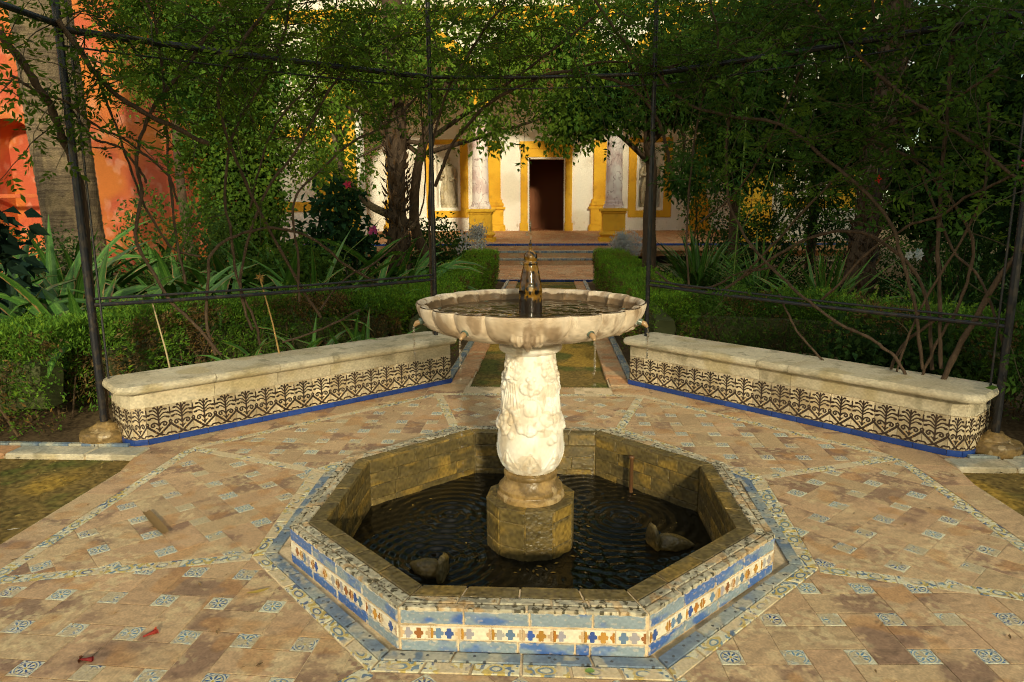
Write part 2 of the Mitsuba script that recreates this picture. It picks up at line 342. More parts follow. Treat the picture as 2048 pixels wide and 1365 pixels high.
scene['leaf'] = {'type': 'principledthin', 'base_color': VC, 'roughness': .42, 'spec_trans': 0.0, 'diff_trans': .7, 'eta': 1.4}
scene['dark_water'] = {'type': 'plastic', 'diffuse_reflectance': rgb(.007, .006, .003), 'int_ior': 1.33}
scene['bowl_water'] = {'type': 'plastic', 'diffuse_reflectance': rgb(.035, .022, .008), 'int_ior': 1.33}
scene['water_surface'] = {'type': 'dielectric', 'int_ior': 1.33, 'ext_ior': 1.0}

# ------------------------------------------------------------------ the ground, the paved octagon and the paths
R = np.random.default_rng(7)
def sheet(x0, x1, y0, y1, z, step, amp, seed, edge=None):
    nx, ny = max(2, int((x1 - x0) / step) + 1), max(2, int((y1 - y0) / step) + 1)
    X, Y = np.meshgrid(np.linspace(x0, x1, nx), np.linspace(y0, y1, ny))
    P = np.stack([X.ravel(), Y.ravel(), np.full(X.size, 3.1 + seed)], 1)
    Z = z + amp * (meshkit.fbm(P * 1.7) - .5).ravel() if amp else np.full(X.size, z)
    i = np.arange(nx * ny).reshape(ny, nx)
    f = np.stack([i[:-1, :-1].ravel(), i[:-1, 1:].ravel(), i[1:, 1:].ravel(), i[1:, :-1].ravel()], 1)
    return trimesh.Trimesh(np.stack([X.ravel(), Y.ravel(), Z], 1), np.vstack([f[:, [0, 1, 2]], f[:, [0, 2, 3]]]), process=False)
PLAZA = Polygon([(-2.42, -3.4), (2.42, -3.4), (2.42, .80), (2.66, 1.0), (.86, 2.80), (.6, 2.80), (.6, 2.66), (-.6, 2.66), (-.6, 2.80), (-.86, 2.80), (-2.66, 1.0), (-2.42, .80)])
gm = trimesh.creation.extrude_polygon(sbox(-120, -60, 120, 160).difference(Polygon([(1.05 * math.cos(math.radians(-112.5 + 45 * k)), 1.05 * math.sin(math.radians(-112.5 + 45 * k))) for k in range(8)])), .02).apply_translation([0, 0, -.09])
structure('ground', gm, 'earth')
bed = sheet(-14, 14, .95, 17, -.03, .25, .05, 2)
bed.vertices[:, 2] = np.where((np.abs(bed.vertices[:, 0]) < 1.0) | (np.abs(bed.vertices[:, 0]) + bed.vertices[:, 1] < 3.9), -.05, bed.vertices[:, 2] + .03)
structure('ground', bed, 'earth')
for x0, x1 in ((-14, -2.38), (2.38, 14)):
    structure('path', sheet(x0, x1, -3.4, .84, -.022, .12, .02, 3 + x0), 'mossy_earth')
structure('path', sheet(-.61, .61, 2.64, 11.75, -.016, .12, .018, 5), 'mossy_earth')
structure('ground', sheet(-14, 14, -30, -3.38, -.02, .5, .04, 9), 'earth')

HOLE = Polygon([(1.03 * math.cos(math.radians(-112.5 + 45 * k)), 1.03 * math.sin(math.radians(-112.5 + 45 * k))) for k in range(8)])
pave = structure('pavement', trimesh.creation.extrude_polygon(PLAZA.difference(HOLE), .06).apply_translation([0, 0, -.0605]), 'grout')
def ccw(g):
    c = np.array(g.exterior.coords)[:-1]
    return c if g.exterior.is_ccw else c[::-1]
_uid = [0]
def tile(poly, name, bsdf, parent, uvfn=None, top=.0022, bev=.0009, tilt=.0002, rest=None):
    """one tile over a convex polygon, its uv = (own number + u, v)"""
    g = poly if isinstance(poly, Polygon) else Polygon(poly)
    if g.is_empty or g.geom_type != 'Polygon' or g.area < 2e-4: return
    g = g.simplify(.0005); p = ccw(g)
    _uid[0] += 1
    v, f = slab(p, -.006, top, bev)
    lo, hi = p.min(0), p.max(0)
    uv = (v[:, :2] - lo) / (hi - lo + 1e-9) if uvfn is None else uvfn(v[:, :2])
    uv = np.clip(uv, .01, .99); uv[:, 0] += _uid[0]
    c = p.mean(0); d = v[:, :2] - c
    v[:, 2] += np.where(v[:, 2] > 0, d @ R.uniform(-tilt, tilt, 2) * 8 + R.uniform(-tilt, tilt), 0)
    if rest is not None: rest.add(v, f, uv); return
    MB().add(v, f, uv).put(name, bsdf, parent, uv=True)
_FN = [(-.5, -1.135), (.5, -1.135), (1.225, -.385), (1.30, .65), (.58, 1.53), (-.58, 1.53), (-1.30, .65), (-1.215, -.39)]       # outer corners of the tiled ring round the basin
_FO = [(-1.75, -2.6), (1.75, -2.6), (2.21, -.64), (2.2, 1.0), (.83, 2.40), (-.83, 2.40), (-2.2, 1.0), (-2.21, -.64)]             # corners of the outer border
L_, A_ = .219, .082
def strip_poly(a, b, w):
    return LineString([a, b]).buffer(w / 2, cap_style=2)
BW = .062
borders = [(_FN[k], _FO[k]) for k in range(8)]
ring_out = Polygon(_FN); outer = Polygon(_FO)
cut = union_all([strip_poly(a, b, BW + .006) for a, b in borders] + [ring_out.buffer(.004), outer.exterior.buffer(BW / 2 + .003)])
def deco_run(a, b, w=BW, step=.152, bs='border_glaze', nm='border_tile'):
    a, b = np.array(a), np.array(b); L = np.linalg.norm(b - a); t = (b - a) / L; nrm = np.array([-t[1], t[0]]); n = max(1, round(L / step)); s = L / n
    for i in range(n):
        q = np.array([a + t * (i * s + .002) - nrm * w / 2, a + t * ((i + 1) * s - .002) - nrm * w / 2, a + t * ((i + 1) * s - .002) + nrm * w / 2, a + t * (i * s + .002) + nrm * w / 2])
        tile(Polygon(q), nm, bs, pave, lambda xy, a=a, t=t, nrm=nrm, s=s, i=i, w=w: np.stack([((xy - a) @ t - i * s) / s, ((xy - a) @ nrm) / w + .5], 1))
for a, b in borders: deco_run(a, b)
for k in range(8):
    if k != 0: deco_run(_FO[k], _FO[(k + 1) % 8])
# ring: a blue strip with a floral strip outside it, along each side of the basin
_GI = [(-.455, -1.03), (.455, -1.03), (1.11, -.36), (1.15, .57), (.49, 1.39), (-.49, 1.39), (-1.15, .57), (-1.11, -.36)]           # inner corners of the blue strip
_GM = [(-.48, -1.08), (.48, -1.08), (1.166, -.372), (1.21, .60), (.53, 1.455), (-.53, 1.455), (-1.21, .60), (-1.166, -.372)]
def quad_run(P0, P1, Q0, Q1, n, nm, bs, top=.004):
    P0, P1, Q0, Q1 = map(np.array, (P0, P1, Q0, Q1))
    for i in range(n):
        a, b = i / n + .004, (i + 1) / n - .004
        q = np.array([P0 + (P1 - P0) * a, P0 + (P1 - P0) * b, Q0 + (Q1 - Q0) * b, Q0 + (Q1 - Q0) * a])
        t = unit(P1 - P0); o = q[0].copy(); w = (q[1] - q[0]) @ t; nr = np.array([-t[1], t[0]]); hh = (q[3] - q[0]) @ nr
        tile(Polygon(q).buffer(-.0015, join_style=2), nm, bs, pave, lambda xy, o=o, t=t, w=w, nr=nr, hh=hh: np.stack([((xy - o) @ t) / w, ((xy - o) @ nr) / hh], 1), top=top)
for k in range(8):
    j = (k + 1) % 8
    quad_run(_GI[k], _GI[j], _GM[k], _GM[j], 4, 'edging_tile', 'kerb_glaze', .010)
    quad_run(_GM[k], _GM[j], _FN[k], _FN[j], 6, 'border_tile', 'border_glaze', .005)
# sectors: rectangular terracotta laid round small glazed squares, at 45 degrees to the radius
far_rest = MB(); far_inset = MB()
def lattice(sector, org, ang, par, big):
    """sector polygon; org one inset's centre; ang the row direction; par parity of the first cell"""
    ca, sa = math.cos(ang), math.sin(ang); e = np.array([[ca, sa], [-sa, ca]])
    ii = range(-16, 17)
    W = lambda xy: np.asarray(xy) @ e + org
    g = .0016
    for i in ii:
        for j in ii:
            c = W([[i * L_, j * L_]])[0]
            if not sector.intersects(sbox(c[0] - .4, c[1] - .4, c[0] + .4, c[1] + .4)): continue
            h = A_ / 2
            q = Polygon(W([[i * L_ - h, j * L_ - h], [i * L_ + h, j * L_ - h], [i * L_ + h, j * L_ + h], [i * L_ - h, j * L_ + h]])).buffer(-g, join_style=2).intersection(sector)
            if q.geom_type == 'Polygon' and q.area > 1.2e-3:
                tile(q, 'inset_tile', 'inset_glaze', pave, lambda xy, i=i, j=j: (((xy - org) @ e.T) - np.array([i * L_, j * L_])) / A_ + .5, bev=.0015)
            if (i + j + par) % 2 == 0: r = (i * L_ - h, (i + 1) * L_ + h, j * L_ + h, (j + 1) * L_ - h)
            else: r = (i * L_ + h, (i + 1) * L_ - h, j * L_ - h, (j + 1) * L_ + h)
            q = Polygon(W([[r[0], r[2]], [r[1], r[2]], [r[1], r[3]], [r[0], r[3]]])).buffer(-g, join_style=2).intersection(sector)
            for q1 in getattr(q, 'geoms', [q]):
                tile(q1, 'terracotta_tile', 'terracotta', pave)
q45 = math.pi / 4
sec = lambda k: Polygon([_FN[k], _FO[k], _FO[(k + 1) % 8], _FN[(k + 1) % 8]]).difference(cut)
def biggest(g): return max(getattr(g, 'geoms', [g]), key=lambda x: x.area)
orgs = {7: ((-1.407, -.747), math.radians(-3), 0), 6: ((-1.777, -.20), q45, 0), 5: ((-1.19, 1.4), 0.0, 0), 4: ((0.02, 1.95), q45, 0), 3: ((1.2, 1.42), 0.0, 1), 2: ((1.72, .12), q45, 1), 1: ((1.35, -.75), math.radians(3), 1), 0: ((0, -1.5), q45, 0)}
for k in range(8):
    o, a, par = orgs[k]
    lattice(biggest(sec(k)), np.array(o), a, par, True)
# margin of plain tiles between the border and the benches and side paths
mrg = PLAZA.buffer(-.006).difference(outer.buffer(BW / 2 + .004)).intersection(sbox(-3, -1.6, 3, 3))
for x in np.arange(-2.8, 2.8, .31):
    for y in np.arange(-1.6, 2.8, .31):
        q = sbox(x + .002, y + .002, x + .308, y + .308).intersection(mrg)
        for q1 in getattr(q, 'geoms', [q]):
            if q1.geom_type == 'Polygon' and q1.area > 2e-3 and q1.convex_hull.area < q1.area * 1.15: tile(q1.convex_hull, 'margin_tile', 'terracotta', pave, top=.0025)
# kerb slabs of the side paths and the brick-and-tile kerbs of the middle path
for s in (-1, 1):
    e = [2.46, 2.80, 3.32, 3.95, 4.5, 5.2, 6.0]
    kb = structure('kerb', trimesh.Trimesh(*boxv(*sorted((s * 2.5, s * 6.0)), .83, 1.0, -.05, -.006), process=False), 'grout')
    for a, b in zip(e[:-1], e[1:]):
        _uid[0] += 1
        v, f = bbox(*sorted((s * (a + .004), s * (b - .004))), .825, .985, -.03, .012, .008)
        MB().add(v, f, np.c_[np.full(len(v), _uid[0] + .5), np.zeros(len(v))]).put('kerb_stone', 'bench_stone' if a < 2.9 else 'brick', kb, uv=True)
    for a in np.arange(2.62, 6, .2):
        _uid[0] += 1
        v, f = bbox(*sorted((s * (a + .002), s * (a + .198))), .992, 1.03, -.03, .022, .003)
        MB().add(v, f, np.c_[np.full(len(v), _uid[0] + .5), np.zeros(len(v))]).put('edging_tile', 'kerb_glaze', kb, uv=True)
    kp = structure('kerb', trimesh.Trimesh(*boxv(*sorted((s * .60, s * .86)), 2.8, 11.7, -.06, -.004), process=False), 'grout')
    y = 2.70
    while y < 11.6:
        l = R.uniform(.24, .30); _uid[0] += 1
        w = .60 if y > 2.85 else .62
        v, f = bbox(*sorted((s * (w + R.uniform(-.012, .01)), s * (.772 + R.uniform(-.004, .004)))), y + .004, y + l - .004, -.02, .012 + R.uniform(-.003, .003), .006)
        MB().add(v, f, np.c_[np.full(len(v), _uid[0] + .5), np.zeros(len(v))]).put('paving_brick', 'brick', kp, uv=True)
        y += l
    for y in np.arange(2.9, 11.6, .21):
        _uid[0] += 1
        v, f = bbox(*sorted((s * .782, s * .84)), y + .002, y + .208, -.02, .022, .003)
        MB().add(v, f, np.c_[np.full(len(v), _uid[0] + .5), np.zeros(len(v))]).put('edging_tile', 'kerb_glaze', kp, uv=True)

# ------------------------------------------------------------------ basin of the fountain
RO, RI, HB, WZ = 1.1086, .95, .1697, -.088
basin = thing('fountain_basin', 'low octagonal fountain basin with blue and white glazed tile sides, full of dark water', 'basin')
oc = lambda r, z, k: np.array([r * math.cos(math.radians(-112.5 + 45 * k)), r * math.sin(math.radians(-112.5 + 45 * k)), z])
m = MB(); ro = RO - .006; ri = RI + .006
prof = [(ri, -.30), (ri, HB - .006), (ro, HB - .006), (ro, -.05)]
m2 = MB()
for k in range(8):
    for q, ((a, za), (b, zb)) in enumerate(zip(prof[:-1], prof[1:])):
        (m2 if q == 0 else m).add([oc(a, za, k), oc(a, za, k + 1), oc(b, zb, k + 1), oc(b, zb, k)], [[0, 1, 2, 3]], np.full((4, 2), 31.5))
m.put('wall', 'grout', basin); m2.put('inner_wall', 'wet_tile', basin, uv=True)
mat('algae', lambda p, n, uv: mix((.010, .009, .005), (.030, .024, .010), fbm(p.x * 9, p.y * 9, 1, 3)), .9, .1)
fl = MB(); fl.add([oc(RI + .02, -.27, k) for k in range(8)], [[0, i, i + 1] for i in range(1, 7)]); fl.put('floor', 'algae', basin)
def face_frame(k, r):
    a, b = oc(r, 0, k), oc(r, 0, k + 1); t = unit(b - a); n = np.array([t[1], -t[0], 0]); return a, np.linalg.norm(b - a), t, n
def face_tile(k, r, out, u0, u1, z0, z1, nm, bs, th=.006, bev=.0025, parent=None):
    """a tile standing on face k: from u0 to u1 along the face, z0 to z1; out = +1 outer, -1 inner face"""
    a, L, t, n = face_frame(k, r); n = n * out
    _uid[0] += 1
    v, f = slab([(u0, z0), (u1, z0), (u1, z1), (u0, z1)], -.006, th, bev)
    loc = (v[:, :2] - [u0, z0]) / [u1 - u0, z1 - z0]
    P = a + v[:, :1] * t + np.array([0, 0, 1.0]) * v[:, 1:2] + v[:, 2:] * n
    uv = np.clip(loc, .01, .99); uv[:, 0] += _uid[0]
    return MB().add(P, f, uv).put(nm, bs, parent or basin, uv=True, flip=out < 0)
def cross_shape(h):
    w = h * .36
    c = [sbox(-w * .34, -h * .42, w * .34, h * .42).buffer(h * .08), sbox(-w * .82, -w * .24, w * .82, w * .24).buffer(h * .11)]
    return union_all(c).simplify(h * .012)
CR = polymesh(cross_shape(.042)); HALF = polymesh(cross_shape(.042).intersection(sbox(0, -1, 1, 1))); HALF2 = polymesh(cross_shape(.042).intersection(sbox(-1, -1, 0, 1)))
BC = [(.03, .07, .25), (.035, .07, .22), (.10, .16, .25)]; OC = [(.30, .12, .015), (.22, .085, .025), (.36, .18, .03)]
for k in range(8):
    a, L, t, n = face_frame(k, RO - .006)
    rr = np.random.default_rng(50 + k)
    for z0, z1, off in ((.108, .157, 0.0), (.005, .046, .09)):
        e = [0.004]
        while e[-1] < L - .03:
            e.append(min(L - .004, e[-1] + (rr.uniform(.19, .225) if rr.random() > .15 or z0 > .05 else .05)))
            if L - e[-1] < .06: e[-1] = L - .004
        for u0, u1 in zip(e[:-1], e[1:]): face_tile(k, RO - .006, 1, u0 + .0032, u1 - .0032, z0, z1, 'blue_tile', 'blue_glaze')
    nW = 8; w = (L - .008) / nW
    for i in range(nW):
        u0 = .004 + i * w
        tk = face_tile(k, RO - .006, 1, u0 + .001, u0 + w - .001, .051, .100, 'patterned_tile', 'cream_glaze')
        for q, (fx, shp, col) in enumerate(((.27, CR, BC), (.62, CR, OC if i % 2 == 0 else BC), (.985, HALF2, OC), (.015, HALF, OC))):
            if rr.random() < .08: continue
            V = shp.V() * [rr.uniform(.9, 1.05), rr.uniform(.88, 1.0), 1]
            P = a + (V[:, :1] + u0 + w * fx) * t + np.array([0, 0, 1.]) * (V[:, 1:2] + .0755 + rr.uniform(-.001, .001)) + n * .0068
            cc = np.array(col[rr.integers(3)]) * rr.uniform(.8, 1.25)
            if rr.random() < .2: cc = cc * .5 + np.array([.52, .44, .32]) * .5
            MB().add(P, shp.F(), None, cc).put('printed_cross', 'motif', tk, color=True)
# rim: an inner row of dark wet tiles and two narrow rows of worn, lichen-spotted tiles
def rim_row(r0, r1, n, nm, bs, top, seed):
    rr = np.random.default_rng(seed)
    for k in range(8):
        A0, A1, B0, B1 = oc(r0, 0, k)[:2], oc(r0, 0, k + 1)[:2], oc(r1, 0, k)[:2], oc(r1, 0, k + 1)[:2]
        e = np.sort(np.r_[0, 1, (np.arange(1, n) + rr.uniform(-.12, .12, n - 1)) / n])
        for a, b in zip(e[:-1], e[1:]):
            g = .0035
            q = np.array([A0 + (A1 - A0) * (a + g), B0 + (B1 - B0) * (a + g), B0 + (B1 - B0) * (b - g), A0 + (A1 - A0) * (b - g)])
            g2 = Polygon(q).buffer(-.001, join_style=2); p = ccw(g2)
            if p.shape[0] != 4: continue
            _uid[0] += 1
            v, f = slab(p, HB - .012, top + rr.uniform(-.0012, .0012), .003)
            lo, hi = p.min(0), p.max(0); uv = np.clip((v[:, :2] - lo) / (hi - lo), .01, .99); uv[:, 0] += _uid[0]
            MB().add(v, f, uv).put(nm, bs, basin, uv=True)
rim_row(RI, RI + .078, 4, 'inner_rim_tile', 'wet_tile', HB + .001, 3)
rim_row(RI + .080, RI + .121, 5, 'rim_tile', 'lichen_glaze', HB + .0005, 4)
rim_row(RI + .124, RO, 4, 'rim_tile', 'lichen_glaze', HB - .001, 5)
for k in range(8):
    a, L, t, n = face_frame(k, RI + .006)
    rr = np.random.default_rng(80 + k)
    for z0, z1, c in ((.095, .160, 5), (.022, .090, 4), (-.055, .018, 5), (-.14, -.058, 4), (-.22, -.143, 4)):
        e = np.r_[.006, .006 + (L - .012) * (np.arange(1, c) + rr.uniform(-.18, .18, c - 1)) / c, L - .006]
        for u0, u1 in zip(e[:-1], e[1:]): face_tile(k, RI + .006, -1, u0 + .0012, u1 - .0012, z0, z1, 'wall_tile', 'wet_tile', th=rr.uniform(.005, .008))
# the copper overflow pipe on the inner wall
px_, py_ = .553, .615
m = MB(); m.add(*tubev([(px_, py_, -.2), (px_, py_, .118), (px_ - .001, py_ - .001, .124)], [.011, .011, .008], 10), None, (.085, .04, .016)); m.put('overflow_pipe', 'gloss', basin, color=True, smooth=True)
m = MB(); m.add(*tubev([(px_, py_, .112), (px_, py_, .128)], .0155, 10), None, (.12, .055, .02)); m.put('pipe_cap', 'gloss', basin, color=True, smooth=True)

# water of the basin: rings spread from where the spouts drip
drips = [(-.43, .27), (.475, .28), (-.43, -.20), (.30, .58), (.46, -.30)]
def ripple(x, y, ds, amps):
    z = np.zeros_like(x)
    for (dx, dy), am in zip(ds, amps):
        d = np.hypot(x - dx, y - dy) + 1e-6
        z += am * np.sin(d * 2 * np.pi / .060 + dx * 9) * np.exp(-d * 3.4) * np.minimum(1, d / .02)
    return z
gx = np.arange(-.96, .961, .006); X, Y = np.meshgrid(gx, gx)
nn = meshkit.fbm(np.stack([X.ravel() * 6, Y.ravel() * 6, np.zeros(X.size)], 1)).reshape(X.shape)
n2 = meshkit.fbm(np.stack([X.ravel() * 26, Y.ravel() * 26, np.ones(X.size)], 1)).reshape(X.shape)
Z = WZ + ripple(X, Y, drips, [.0056, .0060, .0060, .0030, .0022]) + .003 * (nn - .5) + .0009 * (n2 - .5)
i = np.arange(X.size).reshape(X.shape)
F = np.stack([i[:-1, :-1].ravel(), i[:-1, 1:].ravel(), i[1:, 1:].ravel(), i[1:, :-1].ravel()], 1)
cx, cy = X[:-1, :-1].ravel() + .003, Y[:-1, :-1].ravel() + .003
ap = RI * math.cos(math.radians(22.5)) + .006
keep = (np.abs(cx) < ap) & (np.abs(cy) < ap) & (np.abs(cx + cy) < ap * 1.4142) & (np.abs(cx - cy) < ap * 1.4142)
F = F[keep]
wm = trimesh.Trimesh(np.stack([X.ravel(), Y.ravel(), Z.ravel()], 1), np.vstack([F[:, [0, 1, 2]], F[:, [0, 2, 3]]]), process=False); wm.remove_unreferenced_vertices()
structure('water', wm, 'dark_water', smooth=True)
# yellow leaf crumbs floating on the water, gathered along the walls
fr = np.random.default_rng(12); m = MB()
for q in range(70):
    a = fr.uniform(0, 6.28); r = fr.choice([fr.uniform(.25, .34), fr.uniform(.70, .84)]); c = np.array([r * math.cos(a), r * math.sin(a), WZ + .003]); d = fr.uniform(0, 6.28); l = fr.uniform(.004, .016)
    u = np.array([math.cos(d), math.sin(d), 0]) * l; w = np.array([-math.sin(d), math.cos(d), 0]) * l * .4
    m.add([c - u, c + w, c + u + [0, 0, .001], c - w], [[0, 1, 2, 3]], None, np.array([.40, .24, .04]) * fr.uniform(.15, 1.1))
stuff(tag(m.put('floating_leaves', 'dull', color=True), 'yellow leaf crumbs floating on the dark basin water', 'leaves'))

# ------------------------------------------------------------------ the fountain: foot block, carved baluster, scalloped bowl, finial
fnt = thing('fountain', 'pale marble pedestal fountain with scalloped bowl, carved baluster and tiled foot, in the octagonal basin', 'fountain')
# ten-sided tiled foot
NF, RF, ZT = 10, .215, .150
fv = lambda k, r, z: np.array([r * math.cos(math.radians(-95.3 + 36 * k)), r * math.sin(math.radians(-95.3 + 36 * k)), z])
m = MB()
for k in range(NF): m.add([fv(k, RF - .005, -.28), fv(k + 1, RF - .005, -.28), fv(k + 1, RF - .005, ZT - .004), fv(k, RF - .005, ZT - .004)], [[0, 1, 2, 3]])
m.add([fv(k, RF - .005, ZT - .004) for k in range(NF)], [[0, i, i + 1] for i in range(1, NF - 1)])
foot = m.put('foot_block', 'wet_tile', fnt, uv=True)
for k in range(NF):
    a, b = fv(k, RF - .005, 0), fv(k + 1, RF - .005, 0); L = np.linalg.norm(b - a); t = unit(b - a); n = np.array([t[1], -t[0], 0])
    for z0, z1 in ((.090, .148), (-.03, .087), (-.15, -.033), (-.27, -.153)):
        _uid[0] += 1
        v, f = slab([(.003, z0), (L - .003, z0), (L - .003, z1), (.003, z1)], -.004, .005, .003)
        P = a + v[:, :1] * t + np.array([0, 0, 1.]) * v[:, 1:2] + v[:, 2:] * n
        uv = np.c_[np.clip(v[:, 0] / L, .01, .99) + _uid[0], np.clip((v[:, 1] - z0) / (z1 - z0), .01, .99)]
        MB().add(P, f, uv).put('foot_tile', 'wet_tile', foot, uv=True)
    q = [fv(k, RF + .001, 0)[:2], fv(k + 1, RF + .001, 0)[:2], fv(k + 1, .10, 0)[:2], fv(k, .10, 0)[:2]]
    v, f = slab(np.array(q), ZT - .008, ZT + .002, .002); _uid[0] += 1
    MB().add(v, f, np.c_[np.full(len(v), _uid[0] + .5), np.full(len(v), .5)]).put('top_tile', 'wet_tile', foot, uv=True)
# moulded base
prof = [(.160, .150), (.162, .158), (.160, .172), (.152, .178), (.150, .184), (.153, .192), (.152, .204), (.146, .210), (.139, .216), (.131, .228), (.125, .242), (.122, .254), (.127, .260), (.128, .268), (.126, .276), (.120, .280), (.119, .290), (.121, .296)]
put('base_moulding', trimesh.Trimesh(*lathev(prof, 72), process=False), 'stained_marble', fnt, smooth=35)
# baluster: a lathe carved by displacement
keyz = np.array([.290, .300, .315, .34, .37, .41, .45, .50, .54, .60, .66, .72, .78, .82, .845, .852, .858])
keyr = np.array([.119, .127, .136, .147, .154, .157, .1555, .150, .144, .136, .130, .125, .121, .118, .1155, .114, .114])
zs = np.linspace(.290, .858, 220); nth = 420
th = np.arange(nth) * 2 * np.pi / nth
from scipy.interpolate import PchipInterpolator
rad = PchipInterpolator(keyz, keyr)(zs)
TH, ZZ = np.meshgrid(th, zs)
disp = np.zeros_like(TH)
FR = -np.pi / 2 + .04
def ang(c): return (TH - c + np.pi) % (2 * np.pi) - np.pi
def blob(c, z, w, h, amp, p=2):
    d = (np.abs(ang(c) * .145 / w) ** p + np.abs((ZZ - z) / h) ** p)
    return amp * np.exp(-d)
def dome(c, z, w, h, amp):
    d = (ang(c) * .145 / w) ** 2 + ((ZZ - z) / h) ** 2
    return amp * np.sqrt(np.clip(1 - d, 0, 1))
dm = lambda *a: np.maximum(disp, dome(*a))
br = np.random.default_rng(5)
for q in range(4):
    c0 = FR + q * np.pi / 2; c1 = c0 + np.pi / 4
    # lion heads between the panels: mane, brow, muzzle, cheeks
    disp = np.maximum(disp, dome(c1, .785, .052, .058, .024))
    for a in range(9):
        an = a * 2 * np.pi / 9; disp = np.maximum(disp, dome(c1 + .29 * math.cos(an), .785 + .044 * math.sin(an), .020, .020, .026))
    disp = np.maximum(disp, dome(c1, .768, .024, .028, .050)); disp = np.maximum(disp, dome(c1, .752, .019, .015, .056)); disp = np.maximum(disp, dome(c1, .795, .014, .036, .043))
    for s in (-1, 1):
        disp = np.maximum(disp, dome(c1 + s * .11, .800, .013, .009, .037)); disp = np.maximum(disp, dome(c1 + s * .10, .765, .014, .016, .042))
        disp -= blob(c1 + s * .085, .789, .006, .005, .012)
    disp -= blob(c1, .742, .014, .0035, .012)
    # ribbons that hang from the lion heads
    for s in (-1, 1):
        for w_ in range(3):
            zc = np.clip((.735 - ZZ) / .13, 0, 1)
            line = np.abs(ang(c1 + s * (.03 + .07 * w_) * (1 + zc * 1.2))) * .145
            disp = np.maximum(disp, np.where((ZZ < .735) & (ZZ > .575), .010 * np.clip(1 - (line / .0065) ** 2, 0, 1), 0))
    # ram's head with curled horns, a shield under it
    disp = np.maximum(disp, dome(c0, .70, .022, .040, .014)); disp = np.maximum(disp, dome(c0, .682, .014, .018, .020))
    for s in (-1, 1):
        for a in np.linspace(0, 4.4, 26):
            rr_ = .040 * (1 - a * .11)
            disp = np.maximum(disp, dome(c0 + s * (.20 + (rr_ * math.cos(a + 1.9)) / .145), .712 + rr_ * math.sin(a + 1.9) * .9, .012, .012, .014 + .004 * math.cos(a * 9)))
    sh = np.clip(1 - ((ang(c0) * .145) / .036) ** 4 - ((ZZ - .615) / .038) ** 4, 0, 1) ** .3
    disp = np.maximum(disp, .007 * sh)
    for a in np.linspace(.2, 2.9, 13):
        disp = np.maximum(disp, dome(c0 + .055 * math.cos(a) / .145, .612 + .05 * math.sin(a), .007, .010, .010))
    # swag of fruit from lion to lion
    for u in np.linspace(-1, 1, 15):
        cz = .515 + .085 * u * u; ca = c0 + u * .70
        for _ in range(2):
            w_ = br.uniform(.014, .020); disp = np.maximum(disp, dome(ca + br.uniform(-.05, .05), cz + br.uniform(-.022, .022), w_, w_, br.uniform(.016, .026)))
    for _ in range(13):
        disp = np.maximum(disp, dome(c1 + br.normal(0, .13), .565 - abs(br.normal(0, .055)), br.uniform(.012, .017), br.uniform(.018, .026), br.uniform(.016, .026)))
    for s in (-1, 1): disp -= blob(c0 + s * .05, .49, .004, .004, .006)
    # leaves round the foot: pointed outlines and acanthus
    for s in (0, .5):
        cc = c0 + s * np.pi / 2
        tri = np.abs(ang(cc)) * .15 + np.maximum(0, ZZ - .33) * .62
        disp = np.maximum(disp, .0055 * np.exp(-((tri - .052) / .005) ** 2) * (ZZ > .315) * (ZZ < .412))
        ac = np.abs(ang(cc + np.pi / 4)) * .15
        wv = .020 + .010 * np.cos((ZZ - .315) * 190); disp = np.maximum(disp, .008 * np.clip(1 - (ac / (wv * np.clip((.40 - ZZ) / .06, 0, 1) + 1e-4)) ** 2, 0, 1) * (ZZ > .305) * (ZZ < .40))
env = np.clip((ZZ - .292) / .01, 0, 1) * np.clip((.838 - ZZ) / .012, 0, 1)
RR = rad[:, None] + disp * env * .66
V = np.stack([RR * np.cos(TH), RR * np.sin(TH), ZZ], -1).reshape(-1, 3); k = np.arange(nth)
F = np.vstack([np.stack([i * nth + k, i * nth + (k + 1) % nth, (i + 1) * nth + (k + 1) % nth, (i + 1) * nth + k], 1) for i in range(len(zs) - 1)])
put('baluster', trimesh.Trimesh(V, np.vstack([F[:, [0, 1, 2]], F[:, [0, 2, 3]]]), process=False), 'marble', fnt, smooth=True, uv=np.c_[np.clip((.42 - V[:, 2]) * 6, 0, 1) * 0 + (V[:, 2] < .36) * .6, V[:, 2]])
prof = [(.112, .842), (.117, .849), (.124, .852), (.132, .856), (.141, .862), (.1455, .870), (.1465, .880), (.1445, .888), (.138, .892), (.118, .894), (.108, .900), (.106, .945)]
v_, f_ = lathev(prof, 72, lambda th, r, z: r + (.0 if z > .9 else -.006 * np.exp(-((th - 5.2) / .12) ** 2)))
put('neck_ring', trimesh.Trimesh(v_, f_, process=False), 'marble', fnt, smooth=True, uv=np.zeros((len(v_), 2)))
